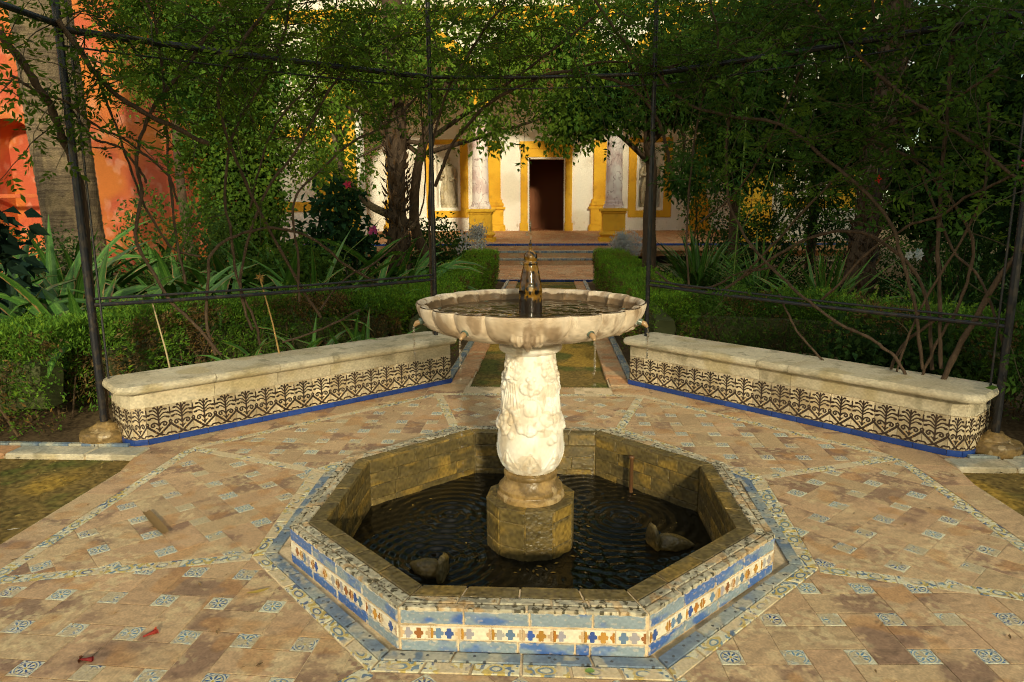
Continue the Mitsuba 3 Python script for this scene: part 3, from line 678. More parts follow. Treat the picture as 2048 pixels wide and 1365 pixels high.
# bowl
seam = []
for q in range(4):
    b0 = -90 + 90 * q; seam += [b0 - 20, b0 + 20, b0 + 36.7, b0 + 53.3]
seam = np.sort(np.array(seam) % 360)
def lobes(th):
    d = np.degrees(th) % 360; s = np.r_[seam[-1] - 360, seam, seam[0] + 360]
    i = np.searchsorted(s, d, side='right') - 1
    t = (d - s[i]) / (s[i + 1] - s[i]); return np.clip(np.sin(np.pi * t), 0, 1) ** .34
outp = [(.115, .937), (.20, .937), (.28, .939), (.345, .945), (.40, .957), (.445, .974), (.48, .994), (.503, 1.020), (.515, 1.045), (.521, 1.066), (.523, 1.079), (.521, 1.085)]
inp = [(.514, 1.0875), (.503, 1.087), (.494, 1.082), (.490, 1.07), (.484, 1.045), (.465, 1.02), (.43, .995), (.36, .975), (.2, .965), (.04, .962)]
def dense(p, n):
    p = np.array(p); s = np.r_[0, np.cumsum(np.linalg.norm(np.diff(p, axis=0), axis=1))]
    u = np.linspace(0, s[-1], n); return np.c_[PchipInterpolator(s, p[:, 0])(u), PchipInterpolator(s, p[:, 1])(u)]
amp = lambda r: .039 * np.clip((r - .16) / .30, 0, 1)
for nm, pr in (('bowl_shell', outp), ('bowl_lining', inp)):
    pr = dense(pr, 44)
    v, f = lathev(pr, 960, lambda th, r, z: r - amp(r) * (1 - lobes(th)) * (1.0 if nm == 'bowl_shell' else .75))
    if nm == 'bowl_shell':
        # shell-like mask under the rim of each wide lobe
        P = v.copy(); rr = np.hypot(P[:, 0], P[:, 1]); tt = np.arctan2(P[:, 1], P[:, 0]); add = np.zeros(len(P))
        for q in range(4):
            c0 = -np.pi / 2 + q * np.pi / 2; a = ((tt - c0 + np.pi) % (2 * np.pi) - np.pi) * .47; z = P[:, 2]
            g = lambda x0, z0, w, h, am: am * np.sqrt(np.clip(1 - ((a - x0) / w) ** 2 - ((z - z0) / h) ** 2, 0, 1))
            d = np.zeros(len(P))
            for j, x in enumerate(np.linspace(-.055, .055, 7)): d = np.maximum(d, g(x, .985 + .006 * math.cos(j * 2.1), .012, .024 - abs(x) * .1, .016))
            for x0, z0, w, h, am in ((0, .966, .026, .026, .030), (0, .950, .018, .012, .036), (-.03, .975, .018, .010, .024), (.03, .975, .018, .010, .024), (-.052, .966, .016, .014, .016), (.052, .966, .016, .014, .016)): d = np.maximum(d, g(x0, z0, w, h, am))
            for s in (-1, 1): d = d - .010 * np.exp(-((a - s * .022) / .006) ** 2 - ((z - .972) / .004) ** 2) - .006 * np.exp(-((a - s * .012) / .016) ** 2 - ((z - .944) / .0025) ** 2)
            add = np.where(np.abs(d) > np.abs(add), d, add)
        nr = np.stack([np.cos(tt) * .8, np.sin(tt) * .8, np.full(len(P), -.6)], 1)
        v = P + nr * add[:, None] * 1.05
    put(nm, trimesh.Trimesh(v, f, process=False), 'bowl_stone', fnt, smooth=True, uv=np.full((len(v), 2), 0.0 if nm == 'bowl_shell' else 1.0))
# water in the bowl
pr = [(.0, 1.036)] + [(r, 1.036) for r in np.linspace(.012, .478, 60)]
v, f = lathev(pr, 220, lambda th, r, z: r - (amp(r) * (1 - lobes(th)) * .7 if r > .4 else 0))
v[:, 2] += .0075 * (meshkit.fbm(np.c_[v[:, 0] * 16, v[:, 1] * 26, np.full(len(v), 2.0)]).ravel() - .5) + ripple(v[:, 0], v[:, 1], [(0, 0), (-.16, -.1)], [.0008, .0005])
structure('water', trimesh.Trimesh(v, f[:, ::-1], process=False), 'bowl_water', smooth=True)
# glazed finial
def _gl(p, n, uv):
    w = fbm(p.x * 26, p.y * 26, p.z * 16, 3)
    c = mix((.25, .12, .010), (.075, .034, .007), smoothstep(.40, .62, w))
    c = mix(c, C3(.012, .008, .004), smoothstep(.55, .66, noise(p.x * 75, p.y * 75, p.z * 55)))
    return mix(c, C3(.016, .010, .006), smoothstep(.50, .58, uv.x + (w - .5) * .5))
mat('finial_glaze', _gl, .13, .5, bump=lambda p, n, uv: fbm(p.x * 40, p.y * 40, p.z * 40, 2), bscale=.003, clearcoat=.5, clearcoat_gloss=.97)
prof = [(.052, .96), (.0525, 1.04), (.0525, 1.085), (.0535, 1.11), (.0525, 1.135), (.0495, 1.165), (.044, 1.195), (.0385, 1.222), (.0335, 1.243), (.0320, 1.252), (.0345, 1.255), (.0350, 1.259), (.0335, 1.262), (.0265, 1.264), (.0285, 1.272), (.0300, 1.283), (.0288, 1.296), (.0235, 1.307), (.014, 1.314), (.0065, 1.317), (.005, 1.320), (.0075, 1.323), (.0085, 1.3275), (.0075, 1.332), (.0045, 1.334), (.0062, 1.338), (.0070, 1.343), (.0060, 1.348), (.003, 1.352), (.0022, 1.362), (.0, 1.363)]
v, f = lathev(prof, 48)
put('finial', trimesh.Trimesh(v, f, process=False), 'finial_glaze', fnt, smooth=True, uv=np.c_[np.clip(.72 - (v[:, 2] - 1.06) * 3.2, 0, 1) * (v[:, 2] < 1.25), v[:, 2]])
# spouts: short bronze pipes with a ceramic lip
sp_ang = [-90 - 30, -90 + 30, -90 - 76, -90 + 76, 90 + 32, 90 - 32, 166, 14]
for a in sp_ang:
    a = math.radians(a); d = np.array([math.cos(a), math.sin(a), 0]); sd = np.array([-d[1], d[0], 0])
    base = d * .462 + [0, 0, 1.020]; tip = d * .506 + [0, 0, 1.008]
    m = MB(); m.add(*tubev([d * .44 + [0, 0, 1.024], base, tip], [.0155, .0155, .0145], 12), None, (.10, .13, .10))
    s = m.put('spout', 'gloss', fnt, color=True, smooth=True)
    m = MB(); m.add(*tubev([tip - d * .006, tip + d * .012 + [0, 0, -.006], tip + d * .024 + [0, 0, -.020]], [.012, .0115, .006], 10), None, (.34, .21, .10)); m.put('lip', 'gloss', s, color=True, smooth=True)
    v, f = lathev([(.0, 0), (.022, 0), (.023, .004), (.016, .006)], 16); Rm = np.stack([sd, np.array([0, 0, 1.]), d], 1)
    m = MB(); m.add((v @ Rm.T) + d * .478 + [0, 0, 1.0165], f, None, (.50, .47, .40)); m.put('rose', 'dull', s, color=True)
# falling water: beads under the spouts and the thread over the finial
sph = trimesh.creation.icosphere(2); dr_ = np.random.default_rng(9)
def bead(mb, c, r, st=1.0): mb.add(np.array(sph.vertices) * [r, r, r * st] + c, sph.faces)
for j, a in enumerate(sp_ang[:4]):
    a = math.radians(a); m = MB(); x, y = .532 * math.cos(a), .532 * math.sin(a)
    z = .978; n_ = 0
    while z > (.42 if j < 2 else .75):
        bead(m, [x + dr_.normal(0, .0012), y + dr_.normal(0, .0012), z], dr_.uniform(.0026, .005), dr_.uniform(1, 2.2)); z -= dr_.uniform(.006, .012) if z > .86 else dr_.uniform(.025, .075)
    key = m.put('water_drip', 'water_surface', smooth=True)
    tag(key, ['broken thread of water drops falling from the front left spout', 'water drops falling from the front right spout onto the basin', 'few drops falling at the far left spout of the bowl', 'few drops falling from the far right spout of the bowl'][j], 'water drip', 'drips under the bowl spouts', 'stuff')
m = MB(); m.add(*tubev([(0, 0, 1.355), (.0005, 0, 1.39), (-.0006, 0, 1.42)], [.0026, .0034, .0024], 8))
for z in (1.424, 1.431, 1.440): bead(m, [dr_.normal(0, .0015), 0, z], dr_.uniform(.004, .006))
for c in ((-.016, 0, 1.385), (-.015, 0, 1.393), (-.040, -.01, 1.265), (-.043, -.01, 1.259), (-.037, -.01, 1.256)): bead(m, c, .005)
tag(m.put('water_jet', 'water_surface', smooth=True), 'thin thread of water rising from the tip of the brown finial', 'water jet', None, 'stuff')
for nm, c, ra, lab in (('R', (.60, -.03), 0.0, 'r'), ('L', (-.385, -.36), 2.6, 'l')):
    m = MB()
    prof = [(.0, -.055), (.03, -.052), (.046, -.03), (.052, .0), (.046, .03), (.033, .06), (.020, .085), (.010, .105), (.0, .112)]
    v, f = lathev(prof, 24); Q = rot_z(ra) @ np.array([[0, 0, 1], [1, 0, 0], [0, 1, 0]]).astype(float)
    v = (v + .022 * (meshkit.fbm(v * 34 + 3).reshape(-1, 1) - .5)) @ Q.T
    key = thing('ceramic_frog', 'broken wet ceramic frog standing in the basin water by the right rim' if lab == 'r' else 'dark lumpy ceramic frog half sunk by the front left rim of the basin', 'frog figure')
    m.add(v * [1.1, 1.1, 1] + [c[0] + .06 * math.cos(ra), c[1] + .06 * math.sin(ra), WZ + .012], f, np.full((len(v), 2), 21.5 if lab == 'r' else 22.5)); m.put('body', 'wet_tile', key, uv=True, smooth=True)
    m = MB(); v, f = lathev([(.0, -.014), (.03, -.014), (.055, -.010), (.066, 0), (.055, .012), (.03, .018), (0, .02)], 24)
    Q2 = rot_z(ra + .35) @ np.array([[0, 0, 1], [1, 0, 0], [0, 1.25, 0]]).astype(float)
    v = (v + .020 * (meshkit.fbm(v * 30 + 8).reshape(-1, 1) - .5)) @ Q2.T
    m.add(v + [c[0] - .015 * math.cos(ra), c[1] - .015 * math.sin(ra), WZ + .03], f, np.full((len(v), 2), 23.5)); m.put('mouth_shell', 'wet_tile', key, uv=True, smooth=True)

# ------------------------------------------------------------------ tiled benches
def palmette():
    """the brown palm and scroll motif of one azulejo, in a 1 x 1.33 box"""
    L = []
    def c(pts, w): L.append(LineString(spline([(x, y, 0) for x, y in pts], 7)[:, :2]).buffer(w, cap_style=1))
    c([(.5, .30), (.5, .80), (.5, 1.40)], .036)
    for s in (-1, 1):
        X = lambda x: .5 + s * x
        for y0, x1, y1, sag in ((1.16, .17, 1.38, .0), (1.02, .33, 1.27, .03), (.88, .43, 1.08, .05), (.76, .42, .88, .06)):
            c([(.5, y0), (X(x1 * .5), y0 + (y1 - y0) * .75 + sag), (X(x1), y1)], .030); L.append(LineString([(X(x1 * .86), y1 - .01), (X(x1), y1 - .02)]).buffer(.052))
        c([(.5, .50), (X(.10), .62), (X(.24), .66), (X(.33), .57), (X(.27), .48), (X(.19), .52), (X(.21), .58)], 0.037)
        c([(X(.5), .55), (X(.40), .44), (X(.22), .28), (.5 + s * .02, .10)], 0.050); c([(X(.02), .10), (X(.20), .0), (X(.26), -.0)], 0.046)
        c([(X(.5), .10), (X(.36), .10), (X(.30), .02)], 0.037); c([(X(.12), .40), (X(.05), .34), (.5, .26)], 0.031)
        c([(X(.5), .70), (X(.44), .64), (X(.46), .56)], 0.031); c([(X(.5), 1.30), (X(.49), 1.0)], 0.028)
    L.append(Polygon([(.5, .20), (.455, .26), (.5, .33), (.545, .26)]))
    return union_all(L).intersection(sbox(.0, .0, 1, 1.45)).simplify(.006)
PAL = polymesh(palmette())
dots = union_all([Polygon([(x, y - .035), (x + .03, y), (x, y + .035), (x - .03, y)]) for x, y in ((.5, .44), (.32, .36), (.68, .36), (.34, .20), (.66, .20))]); DOT = polymesh(dots)
def bench(side, label, seams, uidseed):
    key = thing('bench', label, 'bench')
    A = np.array([side * 2.588, .965, 0]); u = np.array([-side * .7071, .7071, 0]); w = np.array([side * .7071, .7071, 0]); zz = np.array([0, 0, 1.])
    LN, DP = 2.575, .37
    fl = side > 0            # the right bench is mirrored: turn its faces
    def W(v): v = np.asarray(v); return A + v[:, :1] * u + v[:, 1:2] * w + v[:, 2:3] * zz
    def addp(v, f, nm, bs, parent, loc=None, **k):
        _uid[0] += 1
        uv = np.c_[np.full(len(v), .5), np.full(len(v), .5)] if loc is None else np.clip(loc, .01, .99)
        uv = uv + [_uid[0], 0]
        f = np.asarray(f)
        return MB().add(W(v), f, uv).put(nm, bs, parent, uv=True, flip=not fl, **k)
    ch = .11
    foot = np.array([(0, ch), (ch * .3, ch * .3), (ch, 0), (LN - .02, 0), (LN, .02), (LN, DP), (0, DP)])
    sh = lambda d, z0, z1: slab(np.array(Polygon(foot).buffer(-d, join_style=2).exterior.coords)[:-1][::-1] if not Polygon(foot).buffer(-d, join_style=2).exterior.is_ccw else np.array(Polygon(foot).buffer(-d, join_style=2).exterior.coords)[:-1], z0, z1, 0)
    v, f = sh(.008, -.02, .262); addp(v, f, 'core', 'grout', key)
    rr = np.random.default_rng(uidseed)
    # plain stone band in blocks above the tiles
    e = [0.0] + seams + [LN]
    for i, (a, b) in enumerate(zip(e[:-1], e[1:])):
        g = Polygon(foot).intersection(sbox(a + (.0016 if i else 0), -1, b - (.0016 if i < len(e) - 2 else 0), 1)); p = ccw(g)
        v, f = slab(p, .256 + rr.uniform(-.003, .003), .358, .0); addp(v, f, 'stone_block', 'bench_stone', key)
    # coping slabs with a half-round edge
    e2 = [-.06] + [s + rr.uniform(-.004, .004) for s in seams] + [LN + .045]
    for i, (a, b) in enumerate(zip(e2[:-1], e2[1:])):
        r0 = .105 if i == 0 else 0; r1 = .07 if i == len(e2) - 2 else 0
        if i: a += .0018
        if i < len(e2) - 2: b -= .0018
        def ring(d):
            y0, y1 = -.066, DP + .03; P = []
            def arc(cx, cy, r, a0, a1):
                for t in np.linspace(a0, a1, 9): P.append((cx + max(r - d, .002) * math.cos(t), cy + max(r - d, .002) * math.sin(t)))
            if r0: arc(a + r0, y1 - r0, r0, math.pi / 2, math.pi); arc(a + r0, y0 + r0, r0, math.pi, 1.5 * math.pi)
            else: P.extend([(a, y1 - d), (a, y0 + d)])
            if r1: arc(b - r1, y0 + r1, r1, -math.pi / 2, 0); arc(b - r1, y1 - r1, r1, 0, math.pi / 2)
            else: P.extend([(b, y0 + d), (b, y1 - d)])
            return np.array(P)
        prof = [(.05, .353), (.034, .3545), (.027, .357)] + [(.028 * (1 - math.sin(t)), .386 - .0285 * math.cos(t)) for t in np.linspace(.15, math.pi / 2 + 1.0, 9)] + [(.014, .413), (.028, .4145), (.05, .415)]
        rings = [np.c_[ring(d), np.full(len(ring(d)), z)] for d, z in prof]; n = len(rings[0]); V = np.vstack(rings); k = np.arange(n); f = []
        for q in range(len(rings) - 1): f.append(np.stack([q * n + k, q * n + (k + 1) % n, (q + 1) * n + (k + 1) % n, (q + 1) * n + k], 1))
        f = np.vstack(f); f = np.vstack([f[:, [0, 1, 2]], f[:, [0, 2, 3]]])
        o = (len(rings) - 1) * n; cap = np.array([[o, o + q, o + q + 1] for q in range(1, n - 1)])
        capb = np.array([[0, q + 1, q] for q in range(1, n - 1)])
        addp(V, np.vstack([f, cap, capb]), 'coping_slab', 'bench_stone', key, smooth=False)
    # azulejos with the printed palm, above a row of narrow blue tiles
    def on_face(p0, p1, z0, z1, nm, bs, motif):
        p0, p1 = np.array(p0), np.array(p1); L = np.linalg.norm(p1 - p0); t = (p1 - p0) / L; nrm = np.array([t[1], -t[0]])
        v, f = slab([(.0018, z0), (L - .0018, z0), (L - .0018, z1), (.0018, z1)], -.007, .002 + rr.uniform(-.0006, .0006), .0012)
        P = np.c_[p0 + v[:, :1] * t + v[:, 2:3] * nrm, v[:, 1]]
        k = addp(P, f, nm, bs, key, np.c_[v[:, 0] / L, (v[:, 1] - z0) / (z1 - z0)])
        if motif:
            for mb, col in ((PAL, (.024, .015, .010)), (DOT, (.26, .13, .03))):
                q = mb.V() * [L, (z1 - z0) / 1.45, 0]
                P = np.c_[p0 + q[:, :1] * t + nrm * .0036, q[:, 1] + z0]
                MB().add(W(P), mb.F(), None, np.array(col) * rr.uniform(.8, 1.9)).put('palm_motif' if mb is PAL else 'dot_motif', 'motif', k, color=True, flip=not fl)
    cf = [(0, DP), (0, ch + .0), (ch * .3, ch * .3), (ch, 0)]
    nT = 17; wT = (LN - .02 - ch) / nT
    for i in range(nT): on_face((ch + i * wT, 0), (ch + (i + 1) * wT, 0), .048, .254, 'palm_tile', 'palmette_glaze', True)
    on_face((ch * .3, ch * .3), (ch, 0), .048, .254, 'palm_tile', 'palmette_glaze', True); on_face((0, ch), (ch * .3, ch * .3), .048, .254, 'palm_tile', 'palmette_glaze', True)
    for a, b in ((DP, DP - .13), (DP - .13, ch)): on_face((0, a), (0, b), .048, .254, 'palm_tile', 'palmette_glaze', True)
    for a, b in ((.02, .19), (.19, DP)): on_face((LN, a), (LN, b), .048, .254, 'palm_tile', 'palmette_glaze', True)
    nB = 13; wB = (LN - ch) / nB
    for i in range(nB): on_face((ch + i * wB, -.002), (ch + (i + 1) * wB, -.002), .004, .042, 'blue_tile', 'blue_edge_glaze', False)
    on_face((0, ch), (ch * .3, ch * .3), .004, .042, 'blue_tile', 'blue_edge_glaze', False); on_face((ch * .3, ch * .3), (ch, 0), .004, .042, 'blue_tile', 'blue_edge_glaze', False); on_face((0, DP), (0, ch), .004, .042, 'blue_tile', 'blue_edge_glaze', False); on_face((LN, .02), (LN, DP), .004, .042, 'blue_tile', 'blue_edge_glaze', False)
    return key
bench(-1, 'long stone bench on the left with brown palm tiles, its coping cracked near the end', [.55, 1.0, 1.42, 2.2], 3)
bench(1, 'long stone bench on the right with brown palm tiles and an unbroken front coping', [1.12, 1.36], 4)

# ------------------------------------------------------------------ the arcaded building at the end of the path
bld = thing('palace_building', 'white and yellow arcaded garden building with veined marble columns and a dark central doorway', 'building')
def pl(name, parent, polys, kind=0, tw=None):
    """plaster part: list of (vertices, faces)"""
    m = MB()
    for v, f in polys: m.add(v, f, np.c_[np.full(len(v), float(kind)), np.zeros(len(v))])
    return m.put(name, 'plaster', parent, uv=True)
def bx(x0, x1, y0, y1, z0, z1, c=.008): return bbox(x0, x1, y0, y1, z0, z1, c)
def extr_y(poly, y0, y1):
    """shapely polygon in (x, z), extruded from y0 to y1"""
    m = trimesh.creation.extrude_polygon(poly, y1 - y0, engine='earcut'); v = np.array(m.vertices); f = np.array(m.faces)
    return np.c_[v[:, 0], y0 + v[:, 2], v[:, 1]], f[:, ::-1]
def arch(xc, r, zs, z0):
    t = np.linspace(0, math.pi, 40)
    return Polygon([(xc + r * math.cos(a), zs + r * math.sin(a)) for a in t] + [(xc - r, z0), (xc + r, z0)])
YF, YB, ZP = 17.4, 24.5, .60
CX = -.02
front = sbox(-15, .3, 9.3, 9.6)
for xc, r in ((CX, 1.74), (CX - 3.83, 1.62), (CX + 3.83, 1.62)): front = front.difference(arch(xc, r, 4.70, 4.45 if False else 0.2))
for s in (-1, 1): front = front.difference(sbox(*sorted((CX + s * 1.72, CX + s * 2.22)), .2, 1) if False else sbox(CX + s * 1.95 - .26, .2, CX + s * 1.95 + .26, 4.70))
WIN = [(-7.35, .62, 1.78, 3.6), (-9.2, .62, 1.78, 3.6), (7.6, .62, 1.78, 3.6)]
for xc, hw, z0, z1 in WIN: front = front.difference(sbox(xc - hw, z0, xc + hw, z1))
pl('front_wall', bld, [extr_y(front, YF + .22, YF + .72)])
# yellow archivolts, imposts, piers, cornice
for xc, r in ((CX, 1.74), (CX - 3.83, 1.62), (CX + 3.83, 1.62)):
    g = arch(xc, r + .26, 4.70, 4.69).difference(arch(xc, r, 4.70, 4.0)); pl('archivolt', bld, [extr_y(g, YF + .16, YF + .215)], 1)
    g = arch(xc, r + .30, 4.70, 4.69).difference(arch(xc, r + .25, 4.70, 4.0)); pl('archivolt', bld, [extr_y(g, YF + .13, YF + .215)], 1)
for z0, z1, pr in ((6.72, 6.80, .05), (6.80, 6.93, .10), (6.93, 7.02, .20), (7.55, 7.7, .1), (7.7, 7.9, .3)): pl('cornice', bld, [bx(-15, 9.3, YF + .22 - pr, YF + .216, z0, z1)], 1)
for s in (-1, 1):
    xa = CX + s * 5.98
    p = pl('pier', bld, [bx(xa - .42, xa + .42, YF + .10, YF + .218, 1.42, 6.71), bx(xa - .30, xa + .30, YF + .065, YF + .098, 1.75, 4.45), bx(xa - .5, xa + .5, YF + .04, YF + .216, 4.42, 4.69), bx(xa - .5, xa + .5, YF + .02, YF + .216, 1.30, 1.42), bx(xa - .44, xa + .44, YF + .07, YF + .216, .75, 1.298), bx(xa - .52, xa + .52, YF + .0, YF + .216, .5, .748)], 1)
    pl('pier', bld, [bx(CX + s * 8.45 - .3, CX + s * 8.45 + .3, YF + .15, YF + .218, 1.5, 6.71)], 1)
pl('wall_plinth', bld, [bx(-15, CX - 6.55, YF + .12, YF + .216, .0, 1.36)]); pl('wall_plinth', bld, [bx(CX + 6.55, 9.3, YF + .12, YF + .216, .0, 1.5)])
for xc, hw, z0, z1 in WIN:
    w = pl('window', bld, [bx(xc - hw - .26, xc - hw, YF + .15, YF + .3, z0 - .3, z1 + .3), bx(xc + hw, xc + hw + .26, YF + .15, YF + .3, z0 - .3, z1 + .3), bx(xc - hw + .002, xc + hw - .002, YF + .152, YF + .3, z1, z1 + .298), bx(xc - hw + .002, xc + hw - .002, YF + .152, YF + .3, z0 - .298, z0 - .02)], 1)
    pl('niche', w, [bx(xc - hw, xc + hw, YF + .60, YF + .66, z0, z1), bx(xc - hw, xc + hw, YF + .23, YF + .60, z0 - .015, z0 + .004)])
    pl('reveal', w, [bx(xc + hw - .14, xc + hw - .004, YF + .45, YF + .598, z0 + .01, z1)], 1)
for x0, x1, z0, z1 in ((-9.7, -8.2, 8.0, 9.3), (-3.2, -1.9, 8.0, 9.3), (1.9, 3.2, 8.0, 9.3)):
    pl('window', bld, [bx(x0, x1, YF + .1, YF + .3, z0, z1)], 1)
# columns on pedestals
for s in (-1, 1):
    xc, yc = CX + s * 1.95, YF + .40
    m = MB(); v, f = lathev([(.285, 1.60), (.29, 1.625), (.285, 1.65), (.262, 1.665), (.258, 1.69), (.266, 1.71), (.262, 1.73), (.245, 1.745), (.243, 1.78), (.240, 2.4), (.226, 3.2), (.208, 3.96), (.215, 3.985), (.228, 4.0), (.215, 4.02)], 40)
    m.add(v + [xc, yc, 0], f); col = m.put('column', 'veined_marble', bld, smooth=True)
    pl('pedestal', col, [bx(xc - .42, xc + .42, yc - .42, yc + .42, ZP - .05, ZP + .10), bx(xc - .41, xc + .41, yc - .41, yc + .41, ZP + .102, ZP + .28, .085), bx(xc - .32, xc + .32, yc - .32, yc + .32, ZP + .15, 1.38), bx(xc - .35, xc + .35, yc - .35, yc + .35, 1.38, 1.44, .015), bx(xc - .40, xc + .40, yc - .40, yc + .40, 1.44, 1.53, .012)], 1)
    g = sbox(xc - .21, ZP + .30, xc + .21, 1.26).difference(sbox(xc - .185, ZP + .325, xc + .185, 1.235)); pl('panel_frame', col, [extr_y(g, yc - .336, yc - .319)], 1)
    m = MB()
    for v, f in (bx(xc - .29, xc + .29, yc - .29, yc + .29, 1.53, 1.60),): m.add(v, f)
    m.put('base', 'veined_marble', col)
    m = MB(); v, f = lathev([(.205, 4.02), (.215, 4.06), (.235, 4.12), (.25, 4.2), (.29, 4.28), (.31, 4.31)], 32, lambda th, r, z: r + .014 * np.cos(th * 8) * (z > 4.04) * (z < 4.3)); m.add(v + [xc, yc, 0], f)
    for a in (45, 135, 225, 315):
        q = np.array([math.cos(math.radians(a)), math.sin(math.radians(a)), 0]); m.add(*tubev([q * .27 + [xc, yc, 4.20], q * .36 + [xc, yc, 4.25], q * .37 + [xc, yc, 4.30]], [.04, .05, .03], 8))
    v, f = bx(xc - .31, xc + .31, yc - .31, yc + .31, 4.31, 4.37); m.add(v, f)
    m.put('capital', 'veined_marble', col, smooth=30)
    pl('impost', col, [bx(xc - .27, xc + .27, yc - .27, yc + .27, 4.37, 4.62), bx(xc - .34, xc + .34, yc - .34, yc + .34, 4.62, 4.70)], 1)
# loggia: floor, back wall, pilasters, door, niches with statues
fm = MB(); fm.add([(-8.5, 16.85, .57), (8.5, 16.85, .57), (8.5, YB, .70), (-8.5, YB, .70), (-8.5, 16.85, .2), (8.5, 16.85, .2)], [[0, 1, 2, 3], [4, 5, 1, 0]], np.full((6, 2), 3.5)); fm.put('loggia_floor', 'brick', bld, uv=True)
back = sbox(-9, .4, 9, 6.6).difference(sbox(-.75, .4, .60, 3.42))
nich = [(-3.92, .42, 1.60, 3.55), (3.88, .42, 1.58, 3.55)]
for xc, hw, z0, zs in nich: back = back.difference(arch(xc, hw, zs, z0))
pl('back_wall', bld, [extr_y(back, YB, YB + .6)])
pl('side_wall', bld, [bx(-9, -8.5, YF + .72, YB, .3, 6.6), bx(8.5, 9, YF + .72, YB, .3, 6.6)])
pl('ceiling', bld, [bx(-9, 9, YF + .72, YB + .6, 6.602, 6.7)])
pl('back_cornice', bld, [bx(-8.4, 8.4, YB - .10, YB - .002, 4.75, 4.9), bx(-8.4, 8.4, YB - .18, YB - .002, 4.9, 5.02)], 0)
for xc in (-6.02, -2.08, 1.97, 5.76):
    pl('pilaster', bld, [bx(xc - .24, xc + .24, YB - .12, YB - .002, 1.90, 4.09), bx(xc - .30, xc + .30, YB - .16, YB - .002, 1.78, 1.90), bx(xc - .36, xc + .36, YB - .22, YB - .002, 1.62, 1.78, .05), bx(xc - .42, xc + .42, YB - .26, YB - .002, 1.53, 1.62), bx(xc - .34, xc + .34, YB - .18, YB - .002, .95, 1.53), bx(xc - .42, xc + .42, YB - .24, YB - .002, .6, .95, .06), bx(xc - .20, xc + .20, YB - .20, YB - .178, 1.08, 1.40)], 1)
door = pl('doorway', bld, [bx(-1.06, -.80, YB - .09, YB - .002, 1.0, 3.48), bx(.65, .91, YB - .09, YB - .002, 1.0, 3.48), bx(-1.06, .91, YB - .088, YB - .002, 3.48, 3.80), bx(-1.10, .95, YB - .12, YB - .002, 3.80, 4.07), bx(-1.10, -.78, YB - .13, YB - .002, .66, 1.0), bx(.63, .95, YB - .13, YB - .002, .66, 1.0)], 1)
pl('door_reveal', door, [bx(-.798, -.75, YB - .04, YB + .6, .66, 3.42), bx(.60, .648, YB - .04, YB + .6, .66, 3.42), bx(-.75, .60, YB - .04, YB + .6, 3.42, 3.478)])
m = MB()
for v, f in [bx(-1.5, 1.4, 27.6, 27.7, .5, 4.6), bx(-1.5, -1.4, YB + .62, 27.6, .5, 4.6), bx(1.3, 1.4, YB + .62, 27.6, .5, 4.6), bx(-1.5, 1.4, YB + .62, 27.6, 3.9, 4.6), bx(-1.5, 1.4, YB + .6, 27.7, .5, .69)]: m.add(v, f, None, (.24, .085, .035))
m.put('passage', 'dull', door, color=True)
for (xc, hw, z0, zs) in nich:
    n_ = pl('niche', bld, [bx(xc - .82, xc - .52, YB - .06, YB - .002, z0 - .38, zs + .62), bx(xc + .52, xc + .82, YB - .06, YB - .002, z0 - .38, zs + .62), bx(xc - .518, xc + .518, YB - .062, YB - .002, z0 - .378, z0 - .12), bx(xc - .518, xc + .518, YB - .062, YB - .002, zs + .44, zs + .62)], 1)
    pl('recess', n_, [extr_y(arch(xc, hw + .02, zs, z0 - .02), YB + .58, YB + .62), bx(xc - hw, xc + hw, YB + .0, YB + .6, z0 - .04, z0)])
    # draped stone figure
    k = thing('statue', 'weathered draped stone figure in the left niche of the loggia' if xc < 0 else 'weathered draped stone figure in the right niche of the loggia', 'statue')
    pr = [(.24, 0), (.25, .05), (.20, .10), (.24, .14), (.23, .5), (.20, .8), (.155, 1.02), (.17, 1.2), (.20, 1.35), (.16, 1.45), (.06, 1.5), (.055, 1.55)]
    v, f = lathev(dense(pr, 60), 60, lambda th, r, z: r * (1 + (.10 * np.sin(th * 9 + z * 2.5) + .06 * np.sin(th * 5 - z * 4)) * np.clip((z - .1) * 5, 0, 1) * np.clip((1.45 - z) * 4, 0, 1)))
    m = MB(); m.add(v * [1.25, .85, 1.12] + [xc, YB + .3, z0], f, np.full((len(v), 2), 9.5))
    h = trimesh.creation.icosphere(3); m.add(np.array(h.vertices) * [.10, .115, .14] + [xc, YB + .28, z0 + 1.86], h.faces, np.full((len(h.vertices), 2), 9.5))
    for s in (-1, 1):
        v, f = tubev(spline([(xc + s * .21, YB + .3, z0 + 1.54), (xc + s * .31, YB + .24, z0 + 1.25), (xc + s * .12, YB + .10, z0 + 1.12 - s * .1)], 5), np.linspace(.07, .045, 11), 10); m.add(v, f, np.full((len(v), 2), 9.5))
    m.put('figure', 'bench_stone', k, uv=True, smooth=True)
